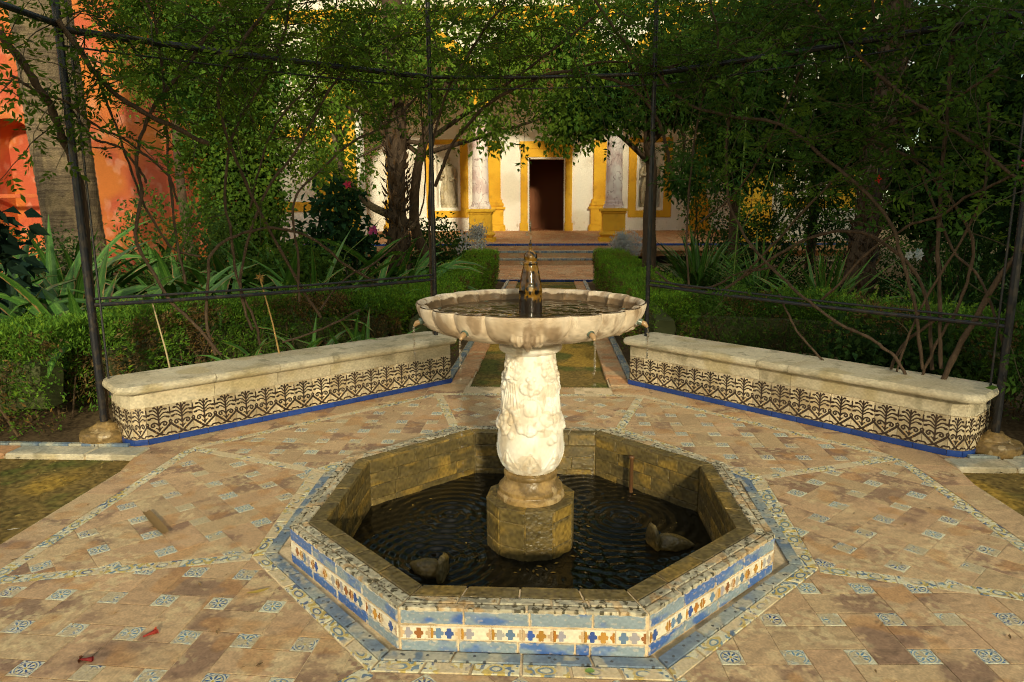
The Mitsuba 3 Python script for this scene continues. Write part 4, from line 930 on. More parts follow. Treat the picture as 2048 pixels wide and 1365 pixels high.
# steps and landing
stp = thing('garden_steps', 'low brick steps with blue tile nosings leading up to the arcaded building', 'steps')
zs_ = [.03, .21, .39, .57]
for i in range(1, 4):
    y0 = 15.76 + (i - 1) * .37; hw = [0, 1.36, 1.47, 8.5][i]
    st = stp
    v, f = bbox(CX - hw, CX + hw, y0 + .012, y0 + .42 if i < 3 else 16.86, zs_[i] - .20, zs_[i] - .055, .003); _uid[0] += 1
    s_ = MB().add(v, f, np.c_[np.full(len(v), _uid[0] + .5), np.zeros(len(v))]).put('step', 'brick', stp, uv=True)
    for x in np.arange(CX - hw, CX + hw - .1, .2):
        _uid[0] += 1
        v, f = bbox(x + .003, x + .197, y0, y0 + .06, zs_[i] - .055, zs_[i] + .002, .004); MB().add(v, f, np.c_[np.full(len(v), _uid[0] + .5), np.full(len(v), .5)]).put('nosing_tile', 'blue_edge_glaze' if i == 3 else 'kerb_glaze', s_, uv=True)
    if i < 3:
        v, f = bbox(CX - hw, CX + hw, y0 + .062, y0 + .40, zs_[i] - .03, zs_[i], .003); _uid[0] += 1; MB().add(v, f, np.c_[np.full(len(v), _uid[0] + .5), np.zeros(len(v))]).put('tread', 'terracotta', s_, uv=True)
ld = structure('path', trimesh.Trimesh(*boxv(-1.5, 1.5, 11.76, 15.8, -.05, .018), process=False), 'grout')
for i, y in enumerate(np.arange(11.85, 15.7, .15)):
    for x in np.arange(-1.45, 1.4, .29):
        _uid[0] += 1; o = .145 * (i % 2)
        v, f = bbox(x + .003 + o, x + .287 + o, y + .003, y + .147, .0, .03 + R.uniform(-.004, .004), .004); MB().add(v, f, np.c_[np.full(len(v), _uid[0] + .5), np.zeros(len(v))]).put('paving_brick', 'brick', ld, uv=True)
for x in np.arange(-1.4, 1.4, .2):
    _uid[0] += 1; v, f = bbox(x + .002, x + .198, 11.74, 11.80, -.03, .034, .004); MB().add(v, f, np.c_[np.full(len(v), _uid[0] + .5), np.full(len(v), .5)]).put('edging_tile', 'blue_edge_glaze', ld, uv=True)
# orange garden wall on the left, with a niche
gw = thing('garden_wall', 'tall orange-red plastered garden wall with an arched niche on the left', 'wall')
w = sbox(-26, -.3, -11.38, 9).difference(arch(-13.25, .72, 3.05, -.31).intersection(sbox(-20, .75, 0, 9)))
pl('wall_face', gw, [extr_y(w, 14.0, 14.5)], 2); pl('buttress', gw, [bx(-11.36, -9.15, 13.78, 14.6, -.3, 9, .02)], 2); pl('buttress', gw, [bx(-9.9, -9.3, 14.6, 18, -.3, 9)], 2)
pl('niche', gw, [extr_y(arch(-13.25, .75, 3.05, .7).difference(arch(-13.05, .34, 3.2, 2.85)), 14.9, 15.0), bx(-13.98, -12.52, 14.5, 14.9, .6, .75)], 2)
pl('niche_vault', gw, [extr_y(arch(-13.25, .85, 3.05, .6).difference(arch(-13.25, .722, 3.05, .5)), 14.5, 14.9), bx(-13.6, -12.5, 15.3, 15.4, 2.2, 3.8)], 2)
pl('string_course', gw, [bx(-26, -11.38, 13.93, 13.998, 1.85, 1.95)], 2)

# ------------------------------------------------------------------ iron pergola
per = thing('pergola', 'black iron pergola of thin round posts and paired rails round the paved octagon', 'pergola')
PO = [(-2.86, 1.14), (-.915, 2.86), (.925, 2.86), (2.84, 1.13)]
for i, (x, y) in enumerate(PO):
    m = MB(); m.add(*tubev([(x, y, .10), (x, y, 3.6)], .0235 if i in (0, 3) else .019, 12)); p = m.put('post', 'iron', per, smooth=30)
    if i in (0, 3):
        v, f = lathev([(.0, .13), (.042, .135), (.05, .12), (.085, .10), (.09, .085)], 20); m = MB(); m.add(v + [x, y, 0], f[:, ::-1], np.full((len(v), 2), 4.5)); m.put('foot_collar', 'stained_marble', p, smooth=True)
        v, f = lathev([(.02, -.03), (.145, -.03), (.148, .06), (.135, .082), (.09, .088), (.0, .09)], 28, lambda th, r, z: r * (1 + .03 * np.sin(th * 3 + x))); m = MB(); m.add(v + [x, y, 0], f, np.full((len(v), 2), 12.5)); m.put('stone_base', 'stained_marble', p, smooth=True)
        m = MB(); m.add(*tubev([(x - np.sign(x) * .045, y + .03, .3), (x - np.sign(x) * .045, y + .03, 3.6)], .007, 8)); m.put('thin_rod', 'iron', per)
def rail(a, b, z0, z1, r):
    m = MB(); a, b = np.array(a), np.array(b); p = [np.r_[a + (b - a) * t, z0 + (z1 - z0) * t - .012 * math.sin(math.pi * t)] for t in np.linspace(0, 1, 9)]
    m.add(*tubev(p, r, 8)); m.put('rail', 'iron', per, smooth=True)
rail(PO[0], PO[1], .905, .905, .013); rail(PO[0], PO[1], .945, .945, .009); rail(PO[2], PO[3], .86, .79, .013); rail(PO[2], PO[3], .895, .83, .008)
for a, b in ((0, 1), (1, 2), (2, 3)): rail(PO[a], PO[b], 2.575, 2.575, .021 if a != 1 else .014); rail(PO[a], PO[b], 2.48, 2.49, .006)
for s, a in ((-1, PO[0]), (1, PO[3])): rail(a, (s * 2.86, -1.14), 2.60, 2.60, .02)

# ------------------------------------------------------------------ leaves, branches, hedges
GR = lambda *c: np.array(c, float)
def leaf_faces(mb, P, D, N, L, W, col, fold=.3, droop=.1):
    """a folded pointed leaf (4 triangles) at each P along D with its face along N"""
    D = unit(D); S = unit(np.cross(D, N)); N = unit(np.cross(S, D)); L = np.asarray(L)[:, None]; W = np.asarray(W)[:, None]
    mid = P + D * L * .45 - N * L * .02; tip = P + D * L - N * L * droop
    l = P + D * L * .40 + S * W * .5 + N * W * fold; r = P + D * L * .40 - S * W * .5 + N * W * fold
    V = np.stack([P, mid, l, r, tip], 1).reshape(-1, 3); b = np.arange(len(P)) * 5
    F = np.stack([b, b + 1, b + 2, b, b + 3, b + 1, b + 2, b + 1, b + 4, b + 1, b + 3, b + 4], 1).reshape(-1, 3)
    mb.add(V, F, None, np.repeat(col, 5, 0))
def kite_faces(mb, P, D, N, L, W, col):
    D = unit(D); S = unit(np.cross(D, N)); L = np.asarray(L)[:, None]; W = np.asarray(W)[:, None]
    V = np.stack([P, P + D * L * .42 + S * W * .5, P + D * L, P + D * L * .42 - S * W * .5], 1).reshape(-1, 3); b = np.arange(len(P)) * 4
    F = np.stack([b, b + 2, b + 1, b, b + 3, b + 2], 1).reshape(-1, 3)
    mb.add(V, F, None, np.repeat(col, 4, 0))
def tone(r, n, base, sd=.25, hue=.12):
    b = np.asarray(base, float) * (1.3 if max(base) < .5 else 1); k = np.exp(r.normal(0, sd, (n, 1))); h = r.normal(0, hue, (n, 1))
    return np.clip(b * k * np.concatenate([1 + h * 1.4, 1 + h * .5, 1 - h], 1), .004, .7)
def crown_leaves(mb, r, blobs, n, per, L, W, base, csize=.16, droop=.5, shell=.55, fold=.3, big=True, sd=.28):
    """leaves in clumps spread through ellipsoids (x, y, z, rx, ry, rz, weight)"""
    bl = np.array(blobs, float); w = bl[:, 6] / bl[:, 6].sum(); nc = max(1, n // per)
    k = r.choice(len(bl), nc, p=w); u = unit(r.normal(size=(nc, 3))); rad = shell + (1 - shell) * r.random(nc) ** .7
    rad = np.where(r.random(nc) < .3, r.random(nc) ** .5, rad)
    C = bl[k, :3] + u * rad[:, None] * bl[k, 3:6]
    cd = unit(u + r.normal(0, .5, (nc, 3)) + [0, 0, .1]); ct = tone(r, nc, base, sd * .8, .10)
    idx = np.repeat(np.arange(nc), per); m = len(idx)
    t = r.random(m)
    P = C[idx] + cd[idx] * ((t - .5) * csize * 2)[:, None] + r.normal(0, csize * .45, (m, 3))
    D = unit(cd[idx] * .5 + r.normal(0, .7, (m, 3)) + [0, 0, -droop]); N = unit(r.normal(0, .42, (m, 3)) + [.1, -.62, .62])
    col = tone(r, m, [1, 1, 1], sd * .6, .07) * ct[idx]
    s = r.uniform(.65, 1.15, m)
    (leaf_faces if big else kite_faces)(mb, P, D, N, L * s, W * s, col)
def limb(mb, r, p0, d, length, rad, depth, bend=.25, up=.15, tips=None, n=6, sides=7):
    p = [np.array(p0, float)]; d = unit(d)
    for i in range(n):
        d = unit(d + r.normal(0, bend / n ** .5, 3) + [0, 0, up / n]); p.append(p[-1] + d * length / n)
    mb.add(*tubev(p, np.linspace(rad, rad * .6, n + 1), sides, jitter=.06, rng=r))
    if tips is not None: tips.append(p[-1])
    if depth > 0:
        for q in range(r.integers(2, 4)):
            i = r.integers(n // 2, n + 1); limb(mb, r, p[i], unit(d + r.normal(0, .7, 3)), length * r.uniform(.55, .8), rad * .55, depth - 1, bend, up, tips, n, max(5, sides - 1))
def tree(name, label, cat, trunk, rad, blobs, n, per, L, W, base, seed, group=None, bark='bark', branches=7, csize=.16, droop=.5, sd=.28, **k):
    key = thing(name, label, cat, group); r = np.random.default_rng(seed)
    m = MB(); tp = spline(trunk, 6); m.add(*tubev(tp, np.linspace(rad, rad * .55, len(tp)), 12, jitter=.07, rng=r))
    bl = np.array(blobs, float)
    m.put('trunk', bark, key, smooth=True)
    for q in range(branches):
        b = bl[q % len(bl)]; tgt = b[:3] + unit(r.normal(size=3)) * b[3:6] * .6; s0 = tp[r.integers(len(tp) * 2 // 3, len(tp))]; mid = (s0 + tgt) / 2 + r.normal(0, .12, 3) + [0, 0, .1]
        m = MB(); pts = spline([s0, mid, tgt], 6); m.add(*tubev(pts, np.linspace(rad * .42, .008, len(pts)), 7, jitter=.05, rng=r)); m.put('branch', bark, key, smooth=True)
    m = MB(); crown_leaves(m, r, blobs, n, per, L, W, base, csize, droop, sd=sd, **k); stuff(m.put('crown', 'leaf', key, color=True)); return key
DG, MG, LG = (.030, .062, .014), (.060, .115, .018), (.125, .20, .028)

# hedges: clipped, small upright leaves on a twiggy core
def hedge(line, hw, h, label, seed, dens=4200, base=(.085, .165, .020), bare=.0, lens=1.0):
    key = thing('hedge', label, 'hedge'); r = np.random.default_rng(seed)
    P = spline(np.c_[np.array(line), np.zeros(len(line))], 8)[:, :2]; s = np.r_[0, np.cumsum(np.linalg.norm(np.diff(P, axis=0), axis=1))]
    t = np.gradient(P, axis=0); t /= np.linalg.norm(t, axis=1)[:, None]; nr = np.c_[-t[:, 1], t[:, 0]]
    core = MB(); rows = []
    for i in range(len(P)):
        sec = [(-hw * .22, .14), (-hw * .36, h * .5), (-hw * .30, h - .24), (hw * .30, h - .24), (hw * .36, h * .5), (hw * .22, .14)]
        rows.append([[*(P[i] + nr[i] * a), z] for a, z in sec])
    V = np.array(rows).reshape(-1, 3); f = []
    for i in range(len(P) - 1):
        for q in range(5): f.append([i * 6 + q, (i + 1) * 6 + q, (i + 1) * 6 + q + 1, i * 6 + q + 1])
    n0 = (len(P) - 1) * 6; f += [[0, 1, 2, 5], [2, 3, 4, 5], [n0, n0 + 5, n0 + 2, n0 + 1], [n0 + 2, n0 + 5, n0 + 4, n0 + 3]]
    core.add(V, f, None, (.065, .075, .025)); core.put('core', 'dull', key, color=True)
    tw = MB()
    for q in range(int(s[-1] * 26)):
        u = r.uniform(0, s[-1]); sd = r.choice([-1, 1]); b = np.array([np.interp(u, s, P[:, 0]), np.interp(u, s, P[:, 1])]); n2 = np.array([np.interp(u, s, nr[:, 0]), np.interp(u, s, nr[:, 1])])
        p0 = np.r_[b + n2 * sd * hw * r.uniform(.3, .75), 0]; q_ = [p0, p0 + [r.normal(0, .04), r.normal(0, .04), h * .35], p0 + [r.normal(0, .08), r.normal(0, .08), h * .7]]; q_[1][:2] += n2 * sd * .05; q_[2][:2] += n2 * sd * .06
        tw.add(*tubev(q_, [.007, .005, .003], 5), None, np.array([.10, .062, .032]) * r.uniform(.5, 1.3))
    stuff(tw.put('twigs', 'dull', key, color=True))
    per_m = 2 * hw + 2 * h; n = int(dens * 2.3 * s[-1] * per_m / 3)
    u = r.uniform(-hw * .5, s[-1] + hw * .5, n); b = np.stack([np.interp(u, s, P[:, 0]), np.interp(u, s, P[:, 1])], 1); n2 = np.stack([np.interp(u, s, nr[:, 0]), np.interp(u, s, nr[:, 1])], 1)
    t2 = np.stack([np.interp(u, s, t[:, 0]), np.interp(u, s, t[:, 1])], 1); ext = np.where(u < 0, u, np.where(u > s[-1], u - s[-1], 0)); b = b + t2 * ext[:, None]
    q = r.random(n) * per_m; on_top = q < 2 * hw; side = np.where(q < 2 * hw + h, -1, 1)
    a = np.where(on_top, q - hw, side * hw * (1.02 - .55 * r.random(n) ** 2)); zz = np.where(on_top, h * (1.02 - .28 * r.random(n) ** 2), (r.random(n) ** .75) * h)
    a = a * np.sqrt(np.clip(1 - (ext / (hw * .6)) ** 2, .1, 1))
    lump = meshkit.fbm(np.c_[b * 4.2, zz * 4.2 + seed]).ravel() - .5 + .5 * (meshkit.fbm(np.c_[b * 13, zz * 13 + seed]).ravel() - .5)
    X = np.c_[b + n2 * (a * (1 + lump * .35))[:, None], zz + np.where(on_top, lump * .20, 0)]
    keepm = r.random(n) < np.where(on_top, 1.0, .35 + .65 * np.clip(zz / h * 1.5, 0, 1) * (1 - bare)) * np.clip(1.4 + lump * 4, .15, 1)
    X, a, n2, on_top, zz, lump = X[keepm], a[keepm], n2[keepm], on_top[keepm], zz[keepm], lump[keepm]; n = len(X)
    out = np.where(on_top[:, None], np.c_[r.normal(0, .35, (n, 2)), np.full(n, 1.0)], np.c_[n2 * np.sign(a)[:, None] * .8 + r.normal(0, .3, (n, 2)), r.uniform(.1, 1.0, n)])
    mb = MB(); colb = tone(r, n, base, .22, .10) * (1 + lump[:, None] * .6)
    dead = meshkit.fbm(np.c_[X[:, :2] * 3.1, X[:, 2:] * 3.1 + seed * 7]).ravel() + r.normal(0, .05, n) + np.where(on_top, -.12, .03) > .60
    colb[dead] = tone(r, int(dead.sum()), (.13, .085, .035), .3)
    for j in range(3):
        D = unit(out + r.normal(0, .45, (n, 3))); Nn = unit(np.cross(D, r.normal(size=(n, 3))))
        kite_faces(mb, X + r.normal(0, .008, (n, 3)), D, Nn, r.uniform(.014, .042, n) * lens, r.uniform(.005, .012, n) * lens, colb * np.exp(r.normal(0, .15, (n, 1))))
    # a few long unclipped shoots on top
    ns = int(s[-1] * 22); u = r.uniform(0, s[-1], ns)
    for uu in u:
        p0 = np.array([np.interp(uu, s, P[:, 0]), np.interp(uu, s, P[:, 1]), h]) + [r.uniform(-hw, hw) * .8, r.uniform(-hw, hw) * .8, -.02]; L = r.uniform(.05, .15); k = int(L / .011) * 2
        tt = r.random(k); Q = p0 + np.c_[tt * r.normal(0, .03), tt * r.normal(0, .03), tt * L]; D = unit(np.c_[r.normal(0, .7, (k, 2)), np.full(k, .55)])
        kite_faces(mb, Q, D, unit(np.cross(D, r.normal(size=(k, 3)))), np.full(k, .026), np.full(k, .009), tone(r, k, (.13, .22, .025), .15))
    stuff(mb.put('foliage', 'leaf', key, color=True)); return key
hedge([(-9.0, 1.42), (-6, 1.42), (-4.2, 1.42), (-3.42, 1.46)], .36, .70, 'clipped green hedge along the side path left of the left bench', 1, 5200, bare=.1, lens=1.2)
hedge([(-3.35, 1.9), (-3.1, 2.75), (-2.55, 3.42), (-1.55, 3.72)], .26, .69, 'clipped green hedge behind the left bench and its flower bed', 2, 4600, bare=.1, lens=1.2)
hedge([(-1.22, 3.7), (-1.22, 6), (-1.24, 8.5), (-1.3, 11.4)], .30, .66, 'bright green clipped hedge along the left edge of the middle path', 3, 3800, (.12, .225, .022))
hedge([(1.22, 3.7), (1.22, 6), (1.24, 8.5), (1.3, 11.4)], .30, .66, 'bright green clipped hedge along the right edge of the middle path', 4, 3800, (.12, .225, .022))
hedge([(3.38, 1.9), (3.1, 2.85), (2.55, 3.55), (1.55, 3.85)], .26, .68, 'clipped green hedge behind the right bench, bare stems showing', 5, 4600, (.070, .14, .020), bare=.35, lens=1.2)
hedge([(9.0, 1.46), (6, 1.46), (4.2, 1.44), (3.36, 1.44)], .34, .80, 'dark green hedge beside the side path right of the right bench', 6, 5200, (.055, .115, .020), bare=.15, lens=1.2)

# trees and palms behind the pergola
k = thing('palm_tree', 'massive straight grey palm trunk in front of the orange wall', 'palm tree'); r = np.random.default_rng(3)
tp = [(-8.52, 9.2, -.1), (-8.50, 9.2, .6), (-8.53, 9.2, 1.6), (-8.58, 9.2, 2.8), (-8.62, 9.2, 4.2), (-8.66, 9.2, 6), (-8.7, 9.2, 9)]
m = MB(); P = spline(tp, 24); rad = np.interp(P[:, 2], [-.1, .3, 1.2, 3, 9], [.56, .50, .465, .475, .45]) * (1 + .012 * np.sin(P[:, 2] * 55)); m.add(*tubev(P, rad, 40, jitter=.012, rng=r)); m.put('trunk', 'palm_bark', k, smooth=True)
def shaggy_palm(x, y, lean, rad, top, label, seed):
    k = thing('palm_tree', label, 'palm tree'); r = np.random.default_rng(seed)
    P = spline([(x, y, -.1), (x + lean * .2, y, 1.2), (x + lean * .6, y, 3), (x + lean, y, top)], 14)
    m = MB(); m.add(*tubev(P, rad * (1.25 - .35 * np.clip(P[:, 2] / 1.5, 0, 1) + .1 * np.sin(P[:, 2] * 3)), 16, jitter=.12, rng=r)); m.put('trunk', 'bark', k, smooth=True)
    m = MB(); n = 900; t = r.random(n); i = t * (len(P) - 1); C = np.stack([np.interp(i, np.arange(len(P)), P[:, q]) for q in range(3)], 1); a = r.uniform(0, 6.28, n); o = np.c_[np.cos(a), np.sin(a), np.zeros(n)]
    leaf_faces(m, C + o * rad * .9, o * .5 + [0, 0, .9] + r.normal(0, .3, (n, 3)), o, r.uniform(.10, .22, n), r.uniform(.03, .06, n), tone(r, n, (.085, .055, .035), .4)); stuff(m.put('old_leaf_bases', 'leaf', k, color=True))
    return k
shaggy_palm(-2.15, 7.1, .05, .15, 6, 'shaggy brown palm trunk left of the steps, behind the pergola', 11)
shaggy_palm(4.05, 6.1, .30, .155, 6, 'shaggy brown palm trunk among the shrubs on the right', 12)
tree('lemon_tree', 'pale green lemon tree with crooked grey trunk arching over the path by the steps', 'tree', [(-1.62, 7.6, -.05), (-1.66, 7.55, .5), (-1.95, 7.5, 1.2), (-1.9, 7.4, 2.0), (-1.6, 7.2, 2.9), (-1.2, 7.0, 3.6)], .095,
     [(-1.4, 6.6, 3.5, 1.5, 1.0, .65, 3), (0.0, 6.6, 3.35, 1.1, .9, .62, 2.4), (.35, 6.5, 2.62, .42, .35, .34, .8), (-.75, 6.6, 2.62, .30, .3, .34, .4), (.2, 6.9, 4.45, 1.9, .8, .55, 2.2), (-2.9, 7.4, 3.2, .9, .8, .8, 1.6), (-3.0, 7.2, 2.1, .55, .5, .45, .6)], 14000, 9, .09, .048, (.145, .24, .03), 21, csize=.14, droop=.55)
m = MB(); m.add(*tubev(spline([(-1.95, 7.45, 1.25), (-2.3, 7.4, 1.42), (-2.65, 7.3, 1.62), (-2.95, 7.2, 2.05), (-3.05, 7.2, 2.6)], 6), np.linspace(.07, .04, 25), 9)); m.put('branch', 'palm_bark', 'lemon_tree', smooth=True)
tree('orange_tree', 'dark leafy orange tree with a straight brown trunk right of the steps', 'tree', [(1.52, 7.0, -.05), (1.51, 7.0, .7), (1.49, 7.0, 1.4), (1.5, 7.0, 2.0), (1.4, 6.9, 2.8)], .115,
     [(1.2, 6.8, 3.0, .95, .8, .48, 2.2), (.62, 6.6, 2.85, .5, .5, .42, 1.2), (2.1, 6.8, 3.2, .8, .8, .6, 2), (1.2, 6.7, 3.7, 1.3, .9, .6, 2), (1.95, 6.9, 1.95, .28, .28, .30, .35)], 12000, 9, .10, .044, (.045, .10, .020), 22, csize=.14, droop=.6, branches=9)
orr = np.random.default_rng(4)
for c in ((.98, 6.35, 3.02), (1.9, 6.3, 3.25), (.45, 6.2, 3.2)):
    v = np.array(sph.vertices) * .034 + c; MB().add(v, sph.faces, None, (.55, .20, .015)).put('orange', 'gloss', 'orange_tree', color=True, smooth=True)
tree('ivy_clad_tree', 'tall dark trunk wrapped from top to bottom in dense green ivy, beside the orange wall', 'tree', [(-4.75, 8.0, 0), (-4.75, 8, 2), (-4.8, 8, 4), (-4.8, 8, 6)], .16,
     [(-4.75, 7.9, .6, .62, .5, .7, 1.4), (-4.8, 7.9, 1.6, .72, .5, .8, 2), (-4.85, 7.9, 2.6, .85, .6, .8, 2), (-5.0, 7.9, 3.6, 1.1, .7, .8, 2), (-5.2, 7.9, 4.6, 1.4, .8, .8, 2)], 27000, 8, .08, .065, (.085, .155, .022), 23, csize=.13, droop=.7, sd=.32)
tree('laurel_tree', 'sunlit yellow-green tree hanging over the orange wall at the top left', 'tree', [(-7.0, 10.4, 0), (-7.1, 10.4, 2.5), (-7.0, 10.4, 4.2)], .10,
     [(-6.9, 10.2, 4.6, 1.5, .8, .8, 2), (-7.6, 10.2, 3.9, .8, .5, .55, 1), (-5.6, 10.2, 4.9, 1.2, .8, .8, 1.5)], 5200, 8, .085, .05, (.14, .21, .03), 24, csize=.16, droop=.5)
tree('green_tree', 'mid green leafy tree in front of the white facade on the left', 'tree', [(-3.9, 10.4, 0), (-3.9, 10.4, 2), (-3.9, 10.3, 3.6)], .09,
     [(-4.2, 10.0, 3.9, 1.2, .8, .9, 2), (-2.9, 10.0, 4.6, 1.1, .8, .8, 2), (-4.4, 10.0, 2.6, .7, .5, .6, 1)], 8500, 8, .09, .052, (.14, .22, .03), 25, csize=.17)
# right-hand thicket
thk = [('broadleaf_tree', 'dark broadleaf tree behind the right half of the pergola, left of the shaggy palm', [(3.0, 8.2, 0), (2.95, 8.1, 1.8), (2.9, 8, 3.2)], [(2.75, 7.7, 3.5, 1.0, .8, .9, 2), (3.0, 7.6, 2.5, .8, .6, .7, 2), (3.6, 7.6, 4.2, 1.2, .8, .8, 2), (4.3, 7.6, 2.7, .7, .5, .9, 1.8)], 8000, .10, .06, (.07, .14, .028)),
       ('broadleaf_tree', 'dark large-leaved tree between the shaggy palm and the right post', [(5.6, 7.4, 0), (5.5, 7.3, 1.8), (5.4, 7.2, 3.4)], [(5.0, 6.9, 3.2, 1.1, .7, 1.0, 2), (5.9, 6.9, 2.0, 1.0, .7, .9, 2), (6.6, 6.9, 3.4, 1.2, .8, 1.1, 2), (5.2, 6.9, 1.7, .6, .5, .5, 1)], 8000, .12, .07, (.045, .09, .022)),
       ('cypress_tree', 'dark feathery conifer behind the right shrubs', [(4.7, 9.6, 0), (4.7, 9.6, 3), (4.7, 9.6, 5)], [(4.6, 9.3, 1.6, .9, .7, 1.0, 2), (4.6, 9.3, 3.2, 1.0, .7, 1.0, 2), (6.4, 9.3, 3.6, 1.8, .8, 1.8, 3), (8.2, 9.3, 2.4, 1.4, .8, 1.6, 2), (3.6, 9.2, 4.4, 1.2, .8, .9, 2)], 8000, .11, .03, (.046, .10, .026)),
       ('broad_tree', 'wide dark tree at the back right, beyond the end of the building', [(12, 15.5, 0), (12, 15.5, 3), (12, 15.4, 5)], [(10.6, 14.8, 1.6, 1.8, .8, 1.7, 2.4), (13.2, 14.8, 1.8, 2.2, .8, 1.9, 2.4), (16.5, 14.8, 2.2, 2.4, .8, 2.2, 2.4), (11.0, 14.8, 4.2, 2.2, .8, 1.8, 2.4), (14.5, 14.8, 5.0, 2.8, .8, 2.2, 2.4), (12, 14.8, 7, 2.6, .8, 1.8, 2)], 15000, .13, .075, (.045, .095, .022)),
       ('dark_tree', 'almost black tree mass at the far upper right, beyond the right post', [(6.6, 4.4, 0), (6.5, 4.3, 2), (6.4, 4.2, 3.6)], [(5.6, 3.9, 3.2, 1.2, .9, .9, 2), (6.3, 3.9, 2.0, 1.0, .9, 1.0, 2), (5.3, 3.8, 2.1, .5, .6, .7, 1), (5.0, 3.9, 1.3, .5, .5, .5, .7)], 9000, .09, .05, (.016, .034, .010))]
for j, (nm, lab, tk, bl, n, L, W, base) in enumerate(thk): tree(nm, lab, 'tree', tk, .09, bl, int(n * 1.7), 8, L * 1.15, W * 1.2, base, 31 + j, csize=.19, shell=.35)
# added unseen trees and shrubs: they shade all but a gap over the fountain
tree('shade_tree', 'tall broad tree added unseen behind the viewpoint to shade the pergola', 'tree', [(6.2, -11, 0), (6.0, -10.6, 3), (4.5, -9.6, 6)], .25, [(.9, -9, 5.7, 2.4, 1.6, 1.5, 2), (4.0, -9, 5.9, 2.4, 1.6, 1.7, 2), (7.6, -9, 7.6, 2.4, 1.6, 3.6, 3.4)], 15000, 10, .26, .15, DG, 41, csize=.4, shell=.2)
tree('shade_tree', 'taller tree added unseen farther behind the viewpoint to shade the loggia and the right side', 'tree', [(9, -13.4, 0), (9, -13, 5), (8, -12.6, 9)], .3, [(9.5, -12.5, 12.4, 3.2, 1.6, 2.8, .55), (13.5, -12.5, 11.5, 3.4, 1.6, 4.5, 4.4)], 8000, 10, .3, .18, DG, 42, csize=.45, shell=.2)
tree('shade_tree', 'slim tree added unseen behind the viewpoint at the far left to shade the palm trunk and dapple the orange wall', 'tree', [(-6.3, -5, 0), (-6.3, -5, 4.5)], .1, [(-6.3, -5, 4.7, 1.0, 1.0, 1.9, 2), (-6.0, -5, 6.0, .8, .8, .8, 1), (-6.6, -5, 8.6, 1.7, 1.0, 1.5, .55)], 5200, 10, .16, .09, DG, 45, csize=.25, shell=.2)
tree('shade_shrub', 'low shrub added unseen behind the viewpoint to darken the lower left paving', 'shrub', [(-2.9, -5, 0), (-2.9, -5, .7)], .04, [(-2.5, -5, .8, 1.5, .8, 1.05, 2)], 3500, 10, .1, .06, DG, 46, csize=.2, shell=.2)
tree('shade_shrub', 'low shrub added unseen behind the viewpoint to darken the lower right paving', 'shrub', [(4.4, -5, 0), (4.4, -5, .7)], .04, [(4.5, -5, .8, 1.6, .8, 1.05, 2)], 3500, 10, .1, .06, DG, 47, csize=.2, shell=.2)
tree('shade_shrub', 'tall shrub added unseen behind the viewpoint to shade the left side', 'shrub', [(-4.6, -5, 0), (-4.6, -5, 1.5)], .1, [(-4.0, -5, 1.6, 1.8, 1.2, 1.8, 2), (-4.2, -5, 3.4, 1.3, 1.0, 1.1, 1), (-6.5, -5, 2, 1.6, 1.2, 2, 1.5)], 8000, 10, .14, .08, DG, 43, csize=.25, shell=.2)
tree('shade_shrub', 'tall shrub added unseen behind the viewpoint to shade the right side', 'shrub', [(6.4, -5, 0), (6.4, -5, 1.5)], .1, [(5.3, -5, 1.6, 1.7, 1.2, 1.8, 2), (6.3, -5, 3.2, 1.5, 1.0, 1.1, 1), (8.5, -5, 2, 1.6, 1.2, 2, 1.5)], 8000, 10, .14, .08, DG, 44, csize=.25, shell=.2)
